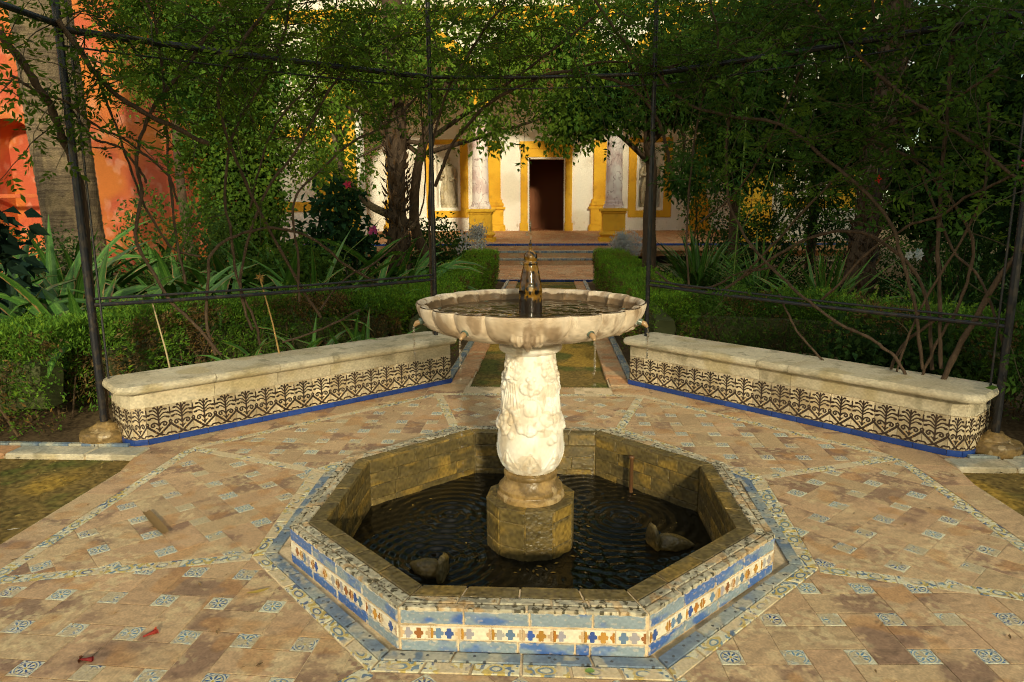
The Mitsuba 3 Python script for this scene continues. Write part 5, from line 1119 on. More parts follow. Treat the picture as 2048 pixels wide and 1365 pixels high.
STEMS_L=[
 (0.026,[(-3.08,0.95,2.52),(-2.99,1.03,2.29),(-2.93,1.10,2.12),(-2.90,1.15,1.87),(-2.87,1.18,1.63),(-2.88,1.19,1.26),(-2.88,1.19,0.61),(-2.88,1.2,0.0)]),
 (0.013,[(-2.16,1.80,2.78),(-2.31,1.66,2.49),(-2.46,1.54,2.25),(-2.54,1.47,2.05),(-2.59,1.42,1.80),(-2.59,1.42,1.62),(-2.63,1.38,1.41),(-2.63,1.38,1.25),(-2.53,1.47,0.93),(-2.40,1.59,0.71),(-2.29,1.69,0.49)]),
 (0.018,[(-2.83,1.10,2.61),(-2.78,1.15,2.48),(-2.68,1.23,2.28),(-2.57,1.33,2.15),(-2.43,1.46,2.04),(-2.23,1.63,1.91)]),
 (0.010,[(-2.53,1.54,2.87),(-2.50,1.56,2.54),(-2.51,1.56,2.13),(-2.52,1.55,1.74),(-2.51,1.55,1.34),(-2.49,1.57,1.03)]),
 (0.012,[(-2.33,1.67,0.47),(-2.37,1.65,0.73),(-2.34,1.67,1.02),(-2.30,1.71,1.21),(-2.18,1.81,1.32),(-1.97,1.99,1.37),(-1.76,2.18,1.28),(-1.55,2.37,1.07),(-1.39,2.51,0.94)]),
 (0.011,[(-2.11,1.94,0.50),(-2.14,1.91,0.69),(-2.22,1.84,1.00),(-2.25,1.81,1.33),(-2.26,1.80,1.65),(-2.20,1.86,2.06),(-2.01,2.03,2.46),(-1.88,2.14,2.79),(-1.83,2.19,3.04)]),
 (0.013,[(-1.84,2.07,3.01),(-2.10,1.84,2.59),(-2.22,1.74,2.25),(-2.14,1.81,1.82),(-1.98,1.95,1.32),(-1.83,2.08,0.90),(-1.72,2.18,0.65)]),
 (0.011,[(-1.50,2.43,2.56),(-1.66,2.28,2.27),(-1.79,2.17,1.98),(-1.96,2.02,1.69),(-2.10,1.89,1.36),(-2.18,1.83,1.00),(-2.14,1.86,0.63)]),
 (0.010,[(-0.91,2.87,2.54),(-1.17,2.64,2.23),(-1.47,2.37,2.02),(-1.66,2.20,1.80),(-1.83,2.05,1.58),(-1.82,2.06,1.21),(-1.82,2.06,0.83)]),
 (0.009,[(-2.77,1.35,2.29),(-2.73,1.39,2.05),(-2.69,1.42,1.80),(-2.63,1.47,1.51),(-2.52,1.57,1.23),(-2.39,1.69,1.16)]),
 (0.009,[(-3.04,0.94,2.28),(-2.95,1.02,2.21),(-2.83,1.13,2.15),(-2.72,1.22,2.01),(-2.62,1.31,1.96),(-2.52,1.40,1.86),(-2.42,1.49,1.74),(-2.38,1.53,1.57)]),
 (0.008,[(-1.27,2.71,3.17),(-1.41,2.59,2.81),(-1.67,2.35,2.51),(-1.92,2.13,2.16),(-2.05,2.02,1.83),(-2.12,1.96,1.51)]),
 (0.009,[(-2.90,1.18,2.17),(-2.81,1.25,1.97),(-2.70,1.35,1.92),(-2.63,1.41,1.80),(-2.61,1.43,1.70)]),
 (0.008,[(-1.73,2.23,0.72),(-1.56,2.38,0.95),(-1.32,2.60,1.09),(-1.06,2.83,1.42),(-0.98,2.90,1.75),(-0.99,2.89,2.20),(-1.00,2.88,2.56)]),
 (0.009,[(-1.46,2.42,0.70),(-1.69,2.21,0.57),(-1.94,2.00,0.49)]),
]
STEMS_R=[
 (0.013,[(0.93,2.86,2.61),(1.14,2.67,2.32),(1.40,2.43,2.18),(1.73,2.14,2.07),(1.98,1.92,1.82),(2.21,1.71,1.55),(2.34,1.59,1.32),(2.41,1.53,1.03),(2.48,1.47,0.78),(2.53,1.42,0.42)]),
 (0.014,[(2.54,1.48,2.75),(2.53,1.49,2.44),(2.53,1.48,2.06),(2.54,1.47,1.54),(2.58,1.44,1.04),(2.64,1.39,0.47)]),
 (0.013,[(1.45,2.52,0.82),(1.72,2.28,1.07),(1.97,2.06,1.25),(2.15,1.90,1.31),(2.32,1.74,1.25),(2.50,1.58,1.01),(2.56,1.53,0.77),(2.61,1.48,0.38)]),
 (0.012,[(1.51,2.36,2.57),(1.44,2.43,2.19),(1.43,2.44,1.83),(1.48,2.39,1.45),(1.67,2.22,1.12),(1.91,2.01,0.88),(2.13,1.81,0.69),(2.29,1.66,0.61),(2.43,1.54,0.50),(2.51,1.46,0.28)]),
 (0.020,[(2.94,1.05,1.40),(2.80,1.17,1.13),(2.73,1.24,0.88),(2.66,1.30,0.65),(2.59,1.37,0.30)]),
 (0.010,[(0.99,2.90,0.96),(1.12,2.78,0.86),(1.38,2.55,0.84),(1.57,2.38,0.97),(1.80,2.17,1.05)]),
 (0.012,[(1.77,2.03,2.92),(2.04,1.80,2.55),(2.26,1.60,2.26),(2.44,1.43,2.06),(2.61,1.28,1.86),(2.87,1.05,1.57)]),
 (0.010,[(0.91,3.01,2.60),(1.25,2.70,2.65),(1.68,2.32,2.63),(2.05,1.99,2.62),(2.32,1.74,2.62),(2.63,1.47,2.66)]),
 (0.010,[(1.56,2.36,0.95),(1.86,2.09,1.41),(2.10,1.87,1.79),(2.32,1.68,2.06),(2.54,1.48,2.15),(2.72,1.32,2.32)]),
 (0.009,[(1.30,2.68,3.11),(1.38,2.61,2.74),(1.29,2.70,2.35),(1.25,2.73,1.85),(1.24,2.74,1.25),(1.27,2.71,0.88)]),
 (0.010,[(2.80,1.18,1.68),(2.64,1.32,1.57),(2.53,1.42,1.45),(2.36,1.57,1.36),(2.19,1.73,1.15),(2.01,1.89,0.86)]),
 (0.011,[(2.11,1.85,1.95),(2.25,1.72,1.91),(2.42,1.57,1.77),(2.58,1.43,1.51),(2.69,1.33,1.24),(2.67,1.34,0.93),(2.58,1.42,0.59),(2.53,1.47,0.38)]),
 (0.009,[(2.18,1.86,2.86),(2.24,1.80,2.45),(2.36,1.69,2.00),(2.44,1.62,1.77),(2.63,1.45,1.23),(2.76,1.33,1.05),(2.89,1.22,0.63)]),
 (0.012,[(2.56,1.42,0.79),(2.42,1.55,0.60),(2.37,1.59,0.35),(2.36,1.60,0.21)]),
 (0.009,[(1.81,2.15,0.86),(1.93,2.04,0.61),(2.08,1.90,0.42),(2.19,1.80,0.26)]),
 (0.009,[(1.93,2.10,2.94),(1.87,2.15,2.53),(1.76,2.25,2.13),(1.55,2.44,1.64),(1.30,2.66,1.37)]),
 (0.009,[(2.40,1.57,0.21),(2.48,1.50,0.74),(2.57,1.42,1.04),(2.70,1.31,1.48),(2.73,1.28,1.75),(2.71,1.30,2.12)]),
]
# ------------------------------------------------------------------ climbers on the pergola: woody stems and pinnate leaves
def pinnate(mb, P, D, N, L, col, r, pairs=3, lw=.40):
    """compound leaves: rachis of length L with leaflets in pairs and one at the tip"""
    n = len(P); D = unit(D); S = unit(np.cross(D, N)); N = unit(np.cross(S, D)); L = np.asarray(L)
    for j in range(pairs):
        for s in (-1, 1):
            t = .30 + .62 * j / pairs
            q = P + D * (L * t)[:, None] - N * (L * .10 * t * t)[:, None]; d = unit(D * .62 + S * s * .85 + r.normal(0, .18, (n, 3)) - N * .1)
            l = L * r.uniform(.36, .50, n) * (1 - .12 * j); kite_faces(mb, q, d, unit(N + r.normal(0, .35, (n, 3))), l, l * lw, col * np.exp(r.normal(0, .14, (n, 1))))
    q = P + D * (L * .92)[:, None] - N * (L * .10)[:, None]; l = L * r.uniform(.42, .55, n); kite_faces(mb, q, unit(D + r.normal(0, .15, (n, 3))), N, l, l * lw, col)
def vine(label, stems, panel, shoots, seed, base, zmin, extra=(), bias=None):
    key = thing('climbing_vine', label, 'climber'); r = np.random.default_rng(seed); pts = []
    a, b = np.array(panel[0]), np.array(panel[1]); t = unit(b - a); nrm = np.array([-t[1], t[0], 0]); t3 = np.r_[t, 0]
    for rad, p in stems:
        P = spline(p, 7); P = P + np.cumsum(r.normal(0, .0035, P.shape), 0); m = MB(); m.add(*tubev(P, rad * .86 * (1 + .12 * np.sin(np.arange(len(P)) * 1.7)), 9, jitter=.08, rng=r)); m.put('stem', 'bark', key, smooth=True)
        pts.append(P)
    pts = np.vstack(pts + [np.array(e) for e in extra])
    w = np.clip((pts[:, 2] - zmin) / .7, .0, 1) ** 1.2 + .02
    if bias is not None: w = w * bias(pts)
    w /= w.sum()
    tw, lf = MB(), MB()
    for q in range(shoots):
        p = pts[r.choice(len(pts), p=w)].copy(); L = r.uniform(.25, .85); n = max(4, int(L / .055)); side = r.normal()
        d = unit(t3 * r.normal(0, .9) + nrm * r.normal(0, .75) + [0, 0, r.normal(.15, .7)]); path = [p]
        for i in range(n):
            d = unit(d + r.normal(0, .14, 3) + [0, 0, -.07]); path.append(path[-1] + d * L / n)
        path = np.array(path); tw.add(*tubev(path, np.linspace(.0042, .0014, len(path)), 4, cap=False), None, np.array([.055, .045, .02]) * r.uniform(.6, 1.3))
        i = np.arange(1, len(path)); P = path[i]; tg = unit(np.gradient(path, axis=0))[i]; k = len(P)
        sgn = np.where(i % 2, 1, -1)[:, None]; up = np.array([0, 0, 1.]); S = unit(np.cross(tg, up) + r.normal(0, .3, (k, 3)))
        D = unit(tg * .45 + S * sgn + [0, 0, .15]); N = unit(up * .7 + r.normal(0, .45, (k, 3)) - [0, .6, 0])
        ct = tone(r, 1, base, .22, .10)
        pinnate(lf, P, D, N, r.uniform(.08, .145, k), tone(r, k, [1, 1, 1], .12, .05) * ct, r)
    stuff(tw.put('twigs', 'dull', key, color=True)); stuff(lf.put('foliage', 'leaf', key, color=True)); return key
def line_pts(a, b, n, r, spread): 
    a, b = np.array(a), np.array(b); return a + (b - a) * r.random((n, 1)) + r.normal(0, 1, (n, 3)) * spread
rl = np.random.default_rng(77)
up_l = [line_pts((-2.86, 1.14, 2.62), (-.92, 2.86, 2.62), 160, rl, (.10, .10, .08)), line_pts((-2.6, 1.5, 3.05), (-.9, 2.95, 3.05), 200, rl, (.15, .2, .22))]
up_r = [line_pts((2.84, 1.13, 2.62), (.93, 2.86, 2.62), 200, rl, (.10, .10, .10)), line_pts((2.9, 1.2, 3.0), (.9, 2.95, 3.0), 240, rl, (.15, .2, .25)), line_pts((3.0, 1.5, 2.2), (1.9, 2.4, 2.2), 130, rl, (.12, .2, .3))]
up_c = [line_pts((-.92, 2.86, 2.62), (.93, 2.86, 2.62), 160, rl, (.05, .12, .10)), line_pts((-.9, 2.9, 3.0), (.9, 2.9, 3.0), 220, rl, (.1, .3, .2))]
vine('woody climber on the left panel of the pergola, against the orange wall', STEMS_L, (PO[0], PO[1]), 270, 61, (.085, .145, .016), 1.75, up_l, lambda p: np.where((p[:, 0] < -2.25) & (p[:, 2] < 2.3), .35, 1.0))
vine('tangled woody climber covering the right panel of the iron pergola', STEMS_R, (PO[3], PO[2]), 360, 62, (.065, .122, .018), 1.25, up_r)
STEMS_C = [(.016, [(-.90, 2.90, 1.7), (-.75, 2.92, 2.05), (-.45, 2.9, 2.35), (0, 2.88, 2.55), (.35, 2.88, 2.55), (.75, 2.9, 2.4), (.98, 2.9, 2.1), (1.08, 2.9, 1.75)]), (.013, [(-.93, 2.9, .2), (-.95, 2.92, 1.0), (-.93, 2.88, 1.8), (-.8, 2.9, 2.4), (-.5, 2.95, 2.9), (-.2, 3.0, 3.3)]), (.012, [(-.3, 2.9, 2.5), (.1, 2.95, 2.8), (.5, 3.0, 3.1)]), (.013, [(.95, 2.9, 2.2), (.75, 2.9, 2.7), (.4, 2.95, 3.2)]), (.010, [(.2, 2.9, 2.6), (.5, 2.9, 2.68), (.93, 2.9, 2.62), (1.4, 2.6, 2.5)])]
vine('climber arching over the top of the open middle bay of the pergola', STEMS_C, (PO[1], PO[2]), 120, 63, (.08, .135, .015), 2.3, up_c)

# ------------------------------------------------------------------ ground plants
def ribbon(mb, p0, az, L, W, lift, curl, uid, r, twist=0.0, fold=.18, rows=9):
    """one arching strap leaf"""
    d = np.array([math.cos(az), math.sin(az), 0]); s0 = np.array([-d[1], d[0], 0]); P = []; a = lift; p = np.array(p0, float); st = L / (rows - 1); side = r.normal(0, .05)
    for i in range(rows):
        P.append(p.copy()); a2 = a - curl * (i / (rows - 1)) ** 1.3; p = p + (d * math.cos(a2) + np.array([0, 0, 1.]) * math.sin(a2) + s0 * side) * st
    P = np.array(P); P[:, 2] = np.maximum(P[:, 2], .015 + .01 * r.random()); t = np.linspace(0, 1, rows); w = W * np.clip(np.minimum(.55 + t * 2.2, (1 - t) * 3.2), 0.03, 1); tg = unit(np.gradient(P, axis=0)); V, U = [], []
    for i in range(rows):
        s = unit(s0 * math.cos(twist * t[i]) + np.array([0, 0, 1.]) * math.sin(twist * t[i])); n = unit(np.cross(s, tg[i]))
        V += [P[i] + s * w[i] / 2 + n * w[i] * fold, P[i], P[i] - s * w[i] / 2 + n * w[i] * fold]; U += [[0.02, uid * 10 + t[i] * 8], [.5, uid * 10 + t[i] * 8], [.98, uid * 10 + t[i] * 8]]
    f = []
    for i in range(rows - 1):
        for j in range(2): f.append([i * 3 + j, i * 3 + j + 1, (i + 1) * 3 + j + 1, (i + 1) * 3 + j])
    mb.add(V, f, U)
_lid = [0]
def strap_plant(name, label, cat, x, y, n, L, W, seed, parts=True, group=None, lift=(.5, 1.35), curl=(.4, 1.9), bs='strap_leaf', rise=0.0):
    key = thing(name, label, cat, group); r = np.random.default_rng(seed); mb = MB()
    for i in range(n):
        _lid[0] += 1; m = MB() if parts else mb
        ribbon(m, (x + r.normal(0, .05), y + r.normal(0, .05), rise), r.uniform(0, 6.28), L * r.uniform(.6, 1.15), W * r.uniform(.7, 1.15), r.uniform(*lift), r.uniform(*curl), _lid[0], r, r.normal(0, .5))
        if parts: m.put('leaf', bs, key, uv=True, smooth=True)
    if not parts: stuff(mb.put('foliage', bs, key, uv=True, smooth=True))
    return key
CRI = [(-3.75, 2.35, 'big striped strap-leaved lily close behind the left hedge, leaves flopped over it', 13, .95, .085), (-4.35, 3.0, 'strap-leaved lily with brown leaf tips left of the left post', 14, 1.0, .09), (-3.1, 3.75, 'upright strap-leaved lily between the left post and the bench', 12, .9, .08), (-4.9, 3.6, 'strap-leaved lily at the far left edge, half in shade', 12, 1.0, .085), (-3.6, 4.2, 'strap-leaved lily in front of the orange wall', 14, .95, .08), (-2.6, 4.5, 'low strap-leaved lily behind the middle of the left hedge', 13, .9, .075),
       (-4.4, 5.0, 'strap-leaved lily at the foot of the big palm trunk', 13, 1.0, .08), (-3.2, 5.3, 'strap-leaved lily under the ivy-clad tree', 13, 1.0, .08), (-2.1, 5.2, 'strap-leaved lily behind the left hedge, below the curved stem', 12, .85, .07), (-1.85, 4.4, 'strap-leaved lily leaning over the hedge near the left rail', 12, .85, .07), (-5.8, 5.0, 'strap-leaved lily with dry leaves at the left edge, under the orange wall', 12, 1.1, .085), (-2.0, 6.2, 'tall green lily right beside the shaggy palm left of the steps', 11, 1.1, .075)]
CRI += [(-2.75, 3.95, 'strap-leaved lily behind the left end of the curved hedge, leaves toward the rail', 12, .9, .08), (-3.5, 3.1, 'pale strap-leaved lily right of the left post, over the hedge', 13, .95, .085), (-4.6, 2.4, 'strap-leaved lily in the left corner above the side path hedge', 13, 1.0, .085), (-2.3, 3.95, 'fresh green strap-leaved lily behind the tall dry cane', 12, .85, .075), (-3.9, 5.6, 'strap-leaved lily right of the foot of the big palm trunk', 13, 1.05, .08), (-2.7, 5.9, 'strap-leaved lily below the dark hibiscus', 13, 1.0, .075), (-1.75, 5.3, 'strap-leaved lily leaning on the path hedge, left of the middle bay', 12, .9, .075), (-5.4, 3.0, 'strap-leaved lily cut by the left edge of the view', 13, 1.0, .085)]
for j, (x, y, lab, n, L, W) in enumerate(CRI): strap_plant('lily_plant', lab, 'lily plant', x, y, n + 11, L * 1.5, W * 1.6, 100 + j, lift=(.75, 1.5), curl=(.5, 2.4))
for j, (x, y, w) in enumerate([(-3.9, 6.3, 'under the ivy-clad tree, behind the front row'), (-5.2, 6.6, 'just right of the big palm trunk'), (-6.6, 6.4, 'in front of the big palm trunk'), (-2.8, 6.9, 'at the foot of the dark hibiscus'), (-6.0, 7.6, 'behind the others near the orange wall'), (-4.2, 7.2, 'at the foot of the ivy-clad trunk'), (-7.3, 5.4, 'at the far left under the orange wall')]): strap_plant('lily_plant', 'distant strap-leaved lily ' + w, 'lily plant', x, y, 34, 1.5, .115, 130 + j, False, 'lilies at the back of the left bed', lift=(.75, 1.5), curl=(.4, 2.2))
for j, (x, y, lab) in enumerate([(-1.95, 2.55, 'small blue-green lily by the back edge of the left bench, nearest the path'), (-1.6, 2.95, 'small blue-green lily beside the far end of the left bench'), (-2.35, 2.1, 'small dark lily behind the middle of the left bench')]): strap_plant('garden_lily', lab, 'lily plant', x, y, 22, .72, .045, 150 + j, lift=(.8, 1.5), curl=(.5, 2.2))
AG = [(2.35, 7.6, 'broad dark clump of upright strap leaves right of the steps, behind the right rail', 60, .95, .045), (2.95, 6.6, 'dark strap-leaved clump beside the broad one on the right', 40, .8, .045), (3.4, 5.4, 'strap-leaved clump left of the shaggy palm foot', 30, .75, .045), (4.9, 5.2, 'yellow-green strap-leaved clump right of the shaggy palm foot', 36, .8, .05), (5.6, 4.4, 'pale strap-leaved clump behind the right rail near the right post', 30, .8, .05), (4.3, 4.6, 'low strap-leaved clump in front of the shaggy palm', 26, .6, .045)]
for j, (x, y, lab, n, L, W) in enumerate(AG): strap_plant('strap_leaved_clump', lab, 'clump', x, y, int(n * 3.2), L * 1.4, W * 1.2, 170 + j, False, lift=(.6, 1.5), curl=(.2, 1.4))
def bushy(name, label, cat, blobs, n, per, L, W, base, seed, group=None, csize=.1, stems=5, **k):
    key = thing(name, label, cat, group); r = np.random.default_rng(seed); b = np.array(blobs, float); m = MB()
    for q in range(stems):
        t = b[q % len(b)]; p0 = np.array([t[0] + r.normal(0, .06), t[1] + r.normal(0, .06), 0]); m.add(*tubev(spline([p0, (p0 + t[:3]) / 2 + r.normal(0, .04, 3), t[:3] + r.normal(0, .3, 3) * t[3:6]], 5), np.linspace(.014, .004, 11), 6), None, (.06, .04, .025))
    m.put('stem', 'dull', key, color=True, smooth=True); m = MB(); crown_leaves(m, r, blobs, n, per, L, W, base, csize, **k); stuff(m.put('foliage', 'leaf', key, color=True)); return key
for s, lab in ((-1, 'silvery grey shrub at the left end of the steps'), (1, 'silvery grey shrub at the right end of the steps')):
    x = -1.72 if s < 0 else 1.78
    bushy('silver_shrub', lab, 'shrub', [(x, 12.6, .72, .38, .3, .26, 2), (x + .18 * (1 if s < 0 else -.6), 12.6, 1.0 if s < 0 else .8, .16, .16, .16, .8)], 2200, 8, .06, .026, (.78, .80, .78), 181 + s, csize=.07, droop=-.4)
hb = bushy('hibiscus_shrub', 'dark glossy hibiscus with pink flowers in front of the yellow pier on the left', 'shrub', [(-2.75, 6.3, 1.45, .34, .3, .42, 2), (-2.5, 6.3, 1.0, .3, .3, .3, 1), (-3.1, 6.3, 1.1, .3, .3, .35, 1)], 1100, 6, .13, .075, (.028, .066, .026), 185, csize=.13, stems=8)
def blossom(parent, c, rad, col, seed, n=5, name='flower'):
    r = np.random.default_rng(seed); m = MB(); a = np.arange(n) * 6.283 / n + r.uniform(0, 6); D = np.c_[np.cos(a), -.5 * np.ones(n), np.sin(a)]; k = len(a)
    leaf_faces(m, np.tile(c, (k, 1)).astype(float), D, np.tile([0, -1., .3], (k, 1)), np.full(k, rad), np.full(k, rad * .8), tone(r, k, col, .15)); return m.put(name, 'leaf', parent, color=True)
blossom(hb, (-2.52, 5.95, 1.83), .07, (.55, .05, .10), 1)
fl_ = thing('pink_flower', 'pink flower head on a bare stalk, left of the shaggy palm trunk', 'flower'); m = MB(); m.add(*tubev([(-2.75, 5.8, .4), (-2.55, 5.8, .95), (-2.18, 5.75, 1.24)], [.008, .006, .005], 6), None, (.16, .22, .05)); m.put('stalk', 'dull', fl_, color=True)
for q in range(7): blossom(fl_, (-2.16 + .035 * math.cos(q), 5.72, 1.25 + .035 * math.sin(q * 1.7)), .036, (.40, .07, .20), q + 3, name='petals')
bushy('broadleaf_shrub', 'dark shrub with big toothed leaves at the far left edge', 'shrub', [(-4.55, 2.3, 1.40, .26, .3, .26, 2), (-4.5, 2.3, .95, .3, .3, .25, 1.4)], 150, 4, .19, .11, (.014, .030, .020), 190, csize=.16, droop=.9)
for j, (bl, lab, base) in enumerate([([(-5.0, 6.2, 1.1, .8, .5, .8, 2), (-4.3, 6.0, .9, .5, .4, .6, 1)], 'loose light green shrub in front of the big palm trunk', (.075, .13, .028)), ([(-2.9, 5.0, .75, .6, .5, .4, 2)], 'small leafy shrub behind the left bed', (.07, .125, .02)), ([(2.95, 9.6, 1.5, .55, .5, .9, 2), (2.7, 9.6, 2.4, .6, .5, .6, 1.3)], 'hanging green shrub in front of the right niche of the building', (.06, .12, .022)), ([(3.5, 8.8, .9, .6, .4, .6, 2)], 'leafy shrub in front of the white wall on the right', (.04, .085, .025)), ([(6.4, 5.4, 1.0, 1.2, .8, .9, 2), (7.6, 5.6, 1.3, 1.2, .8, 1.2, 2)], 'dark shrub behind the right post', (.022, .045, .012)), ([(4.6, 3.4, .55, .7, .5, .5, 2), (5.6, 3.2, .7, .8, .6, .7, 2)], 'dark leafy shrub at the right edge beside the post', (.020, .042, .013)), ([(2.5, 2.2, .35, .35, .35, .3, 1), (2.8, 1.9, .35, .3, .3, .3, 1)], 'low undergrowth behind the right bench', (.03, .06, .016)), ([(-7.5, 6.6, .7, 1.2, .7, .6, 2)], 'low dark shrub at the left edge under the orange wall', (.04, .075, .02)), ([(9.2, 13.2, .9, 2.2, .6, .9, 2), (12.0, 13.4, 1.1, 2.2, .6, 1.1, 2), (7.2, 12.6, .8, 1.2, .6, .8, 1.3)], 'long bank of dark shrubs at the far right of the garden', (.04, .08, .02)), ([(4.6, 5.0, .9, .5, .3, .6, 1), (5.8, 6.0, .9, .8, .4, .7, 1.6)], 'leafy shrub between the shaggy palm and the right post', (.04, .08, .02)), ([(-1.9, 9.0, .8, .5, .5, .6, 1)], 'dark shrub behind the shaggy palm on the left', (.045, .09, .02))]):
    bushy('leafy_shrub', lab, 'shrub', bl, 9000 if bl[0][0] > 9 else 2600, 7, .07, .038, base, 200 + j, csize=.12)
for s, cells, base in ((-1, [(-3.0, 5.6, 1.6, 1.2, .55), (-5.4, 7.2, 2.4, 1.6, .6), (-2.6, 8.6, 1.2, 1.4, .5), (-7.4, 6.4, 1.6, 1.6, .6), (-4.6, 4.4, 1.4, .9, .4)], (.05, .10, .02)), (1, [(3.4, 6.4, 1.5, 1.6, .45), (5.6, 7.0, 2.0, 2.0, .6), (3.6, 9.6, 1.8, 1.6, .6), (8.2, 7.4, 2.4, 2.0, .8), (5.4, 4.2, 1.4, 1.0, .4)], (.032, .068, .016))):
    r = np.random.default_rng(240 + s); m = MB(); crown_leaves(m, r, [(x, y, z * .5, rx, ry, z * .75, rx * ry) for x, y, rx, ry, z in cells], 15000, 8, .075, .04, base, .12, -.2, shell=.1)
    stuff(tag(m.put('undergrowth', 'leaf', color=True), 'low leafy undergrowth filling the bed behind the %s hedge' % ('left' if s < 0 else 'right'), 'undergrowth'))
# bamboo-like shoot, white lilies, red and yellow blossoms
sh_ = thing('tall_shoot', 'tall pale green shoot with narrow drooping leaves right of the middle bay', 'plant'); m = MB(); P = spline([(2.18, 5.0, .1), (2.20, 5.0, 1.0), (2.23, 5.0, 1.9), (2.24, 5.0, 2.6)], 8); m.add(*tubev(P, np.linspace(.011, .006, len(P)), 7), None, (.16, .24, .045))
m.add(*tubev(spline([(2.25, 5, 1.25), (2.45, 5, 1.6), (2.6, 5, 2.1)], 6), .006, 6), None, (.16, .24, .045)); m.put('stem', 'dull', sh_, color=True, smooth=True)
r = np.random.default_rng(8); n = 110; m = MB(); z = r.uniform(.3, 2.5, n); a = r.uniform(0, 6.28, n); leaf_faces(m, np.c_[np.full(n, 2.21), np.full(n, 5.0), z], np.c_[np.cos(a), np.sin(a), r.normal(-.2, .5, n)], np.tile([0, -.4, 1.], (n, 1)), r.uniform(.10, .20, n), np.full(n, .022), tone(r, n, (.055, .115, .025), .25)); stuff(m.put('foliage', 'leaf', sh_, color=True))
wl = thing('white_lily', 'white lily flowers in front of the right-hand thicket', 'flower')
m = MB(); m.add(*tubev([(3.92, 4.6, .3), (3.94, 4.6, .98)], .006, 6), None, (.10, .16, .04)); m.put('stalk', 'dull', wl, color=True)
for j, c in enumerate([(3.90, 4.55, 1.00), (4.0, 4.55, .99), (3.97, 4.5, 1.03)]): blossom(wl, c, .06, (.75, .78, .74), 30 + j, 6)
for j, (nm, c, rd, col, lab) in enumerate([('red_flower', (2.55, 6.8, 1.62), .045, (.6, .02, .015), 'small red flower hanging in front of the yellow wall right of the orange tree'), ('yellow_flower', (2.95, 6.2, .98), .045, (.6, .40, .02), 'small yellow flower above the dark clump on the right'), ('pink_blossom', (4.25, 3.4, 1.87), .06, (.55, .06, .12), 'pink blossom at the right edge above the post'), ('red_blossom', (3.35, 4.2, 1.78), .05, (.40, .02, .02), 'dull red blossom in the dark thicket, left of the pink one')]):
    k = thing(nm, lab, 'flower'); blossom(k, c, rd, col, 50 + j); m = MB(); m.add(*tubev([c, (c[0] + .02, c[1] + .05, c[2] + .12)], .003, 5), None, (.08, .12, .03)); m.put('stalk', 'dull', k, color=True)
for a, b, lab, col in (((-2.62, 1.62, .15), (-2.72, 1.60, .86), 'pale dry cane leaning behind the left end of the left bench', (.42, .33, .18)), ((-1.98, 2.02, .3), (-2.12, 2.05, 1.0), 'yellow dry cane with a frayed seed head behind the left bench', (.46, .28, .10))):
    k = thing('dry_cane', lab, 'cane'); m = MB(); m.add(*tubev([a, (np.array(a) + b) / 2 + [.01, 0, 0], b], [.0075, .006, .005], 7), None, col); m.put('stalk', 'dull', k, color=True, smooth=True)
    if col[2] < .12:
        r = np.random.default_rng(2); n = 40; m = MB(); kite_faces(m, np.tile(b, (n, 1)) + r.normal(0, .006, (n, 3)), unit(r.normal(size=(n, 3))), unit(r.normal(size=(n, 3))), r.uniform(.03, .06, n), np.full(n, .006), tone(r, n, (.5, .30, .10), .2)); stuff(m.put('seed_head', 'leaf', k, color=True))

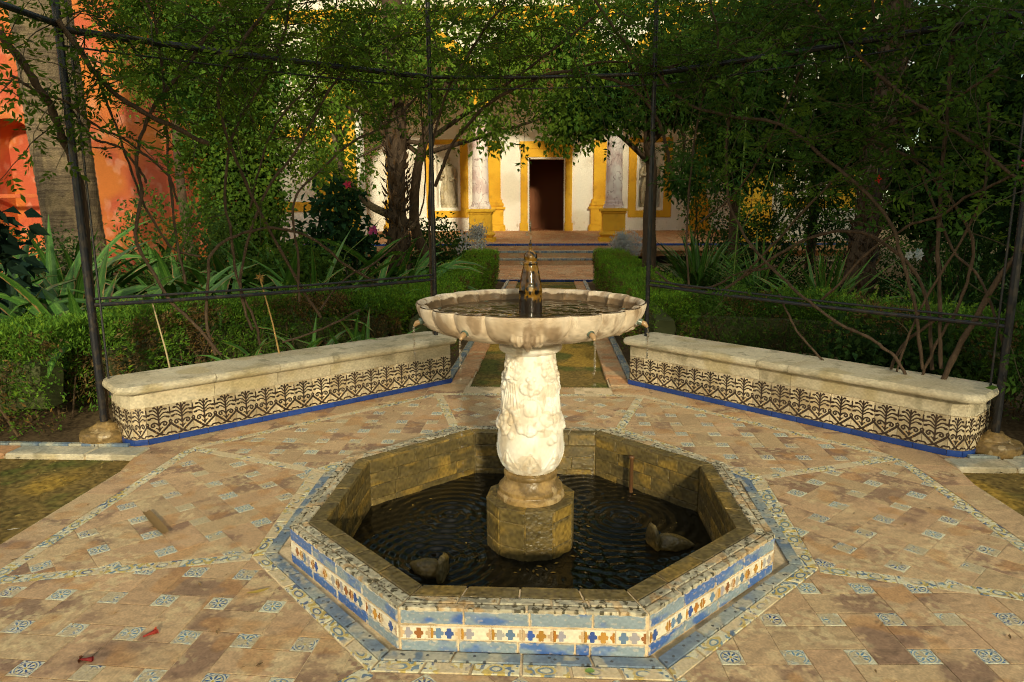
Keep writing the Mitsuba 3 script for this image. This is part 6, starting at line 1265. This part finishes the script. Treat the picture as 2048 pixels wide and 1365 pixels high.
# ------------------------------------------------------------------ small things on the paving
def fallen(name, lab, cat, c, ang_, L, W, col, curl=.3, pw=1.0):
    m = MB(); V, F = [], []
    for i, t in enumerate(np.linspace(0, 1, 7)):
        w = W * math.sin(math.pi * (.08 + .84 * t)) ** pw; z = .006 + curl * L * (t - .5) ** 2
        for s in (-1, 0, 1): V.append([(t - .5) * L, s * w / 2, z + abs(s) * w * .18])
    for i in range(6):
        for j in range(2): F.append([i * 3 + j, (i + 1) * 3 + j, (i + 1) * 3 + j + 1, i * 3 + j + 1])
    V = np.array(V) @ rot_z(ang_).T + [c[0], c[1], .004]
    k = thing(name, lab, cat); m.add(V, F, None, col); m.put('blade', 'dull', k, color=True, smooth=True); return k
for c, a, lab, t in (((-1.335, -.978), .9, 'small red trumpet flower fallen on the paving beside a glazed square at lower left', 0), ((-1.47, -1.128), .1, 'dark red wilted flower fallen at the bottom left of the paving', 1)):
    k = thing('fallen_flower', lab, 'fallen flower'); m = MB()
    d = np.array([math.cos(a), math.sin(a), 0]); p = np.array([*c, .010])
    m.add(*tubev([p - d * .022, p, p + d * .022], [.003, .005, .009], 8), None, (.24, .025, .016) if t == 0 else (.14, .010, .010)); m.put('tube', 'dull', k, color=True, smooth=True)
    r = np.random.default_rng(t); an = np.arange(5) * 1.257; D = np.c_[d[0] * .3 + np.cos(an) * -d[1], d[1] * .3 + np.cos(an) * d[0], np.sin(an) * .6 + .2]; m = MB(); leaf_faces(m, np.tile(p + d * .02 * (1 if t == 0 else -1), (5, 1)), D, np.tile([0, 0, 1.], (5, 1)), np.full(5, .018), np.full(5, .012), tone(r, 5, (.32, .06, .04) if t == 0 else (.08, .03, .015), .2)); m.put('petals', 'leaf', k, color=True)
fallen('fallen_leaf', 'long flat brown leaf strip lying on the paving left of the basin', 'leaf', (-1.82, -.09), -.79, .32, .042, (.20, .12, .045), .03, .15)
fallen('fallen_leaf', 'yellow-brown narrow leaf on the paving left of the basin corner', 'leaf', (-1.06, -.686), .5, .085, .022, (.36, .24, .05))
fallen('fallen_leaf', 'tiny brown leaf on the tiled ring left of the basin', 'leaf', (-1.0, -.40), .8, .05, .02, (.28, .15, .05))
fallen('fallen_leaf', 'small round green leaf on the tiled ring in front of the basin', 'leaf', (.225, -1.112), .1, .032, .026, (.16, .26, .06), .1)
fallen('fallen_twig', 'white scrap of twig on the mossy side path at the left', 'twig', (-2.46, -.19), .4, .05, .008, (.5, .45, .35), .1)
rt = np.random.default_rng(31); m = MB()
for q in range(260):
    x, y = rt.uniform(-2.6, 2.6), rt.uniform(-1.2, 2.6)
    if math.hypot(x, y) < 1.2: continue
    a = rt.uniform(0, 6.28); l = rt.uniform(.004, .018); u = np.array([math.cos(a), math.sin(a), 0]) * l; w = np.array([-math.sin(a), math.cos(a), 0]) * l * .3; c = np.array([x, y, .009])
    m.add([c - u, c + w + [0, 0, .002], c + u, c - w], [[0, 1, 2, 3]], None, np.array([.16, .095, .04]) * rt.uniform(.4, 1.8))
stuff(tag(m.put('leaf_litter', 'dull', color=True), 'tiny dry leaf crumbs scattered over the paving', 'litter'))
m = MB()
for s in (-1, 1):
    for q in range(500):
        x, y = s * rt.uniform(2.45, 5), rt.uniform(-1, .82); a = rt.uniform(0, 6.28); l = rt.uniform(.004, .02); u = np.array([math.cos(a), math.sin(a), 0]) * l; w = np.array([-math.sin(a), math.cos(a), 0]) * l * .35; c = np.array([x, y, -.008])
        m.add([c - u, c + w + [0, 0, .004], c + u, c - w], [[0, 1, 2, 3]], None, np.array([.15, .11, .03]) * rt.uniform(.3, 2))
stuff(tag(m.put('leaf_litter', 'dull', color=True), 'dry leaf crumbs scattered over the mossy side paths', 'litter'))
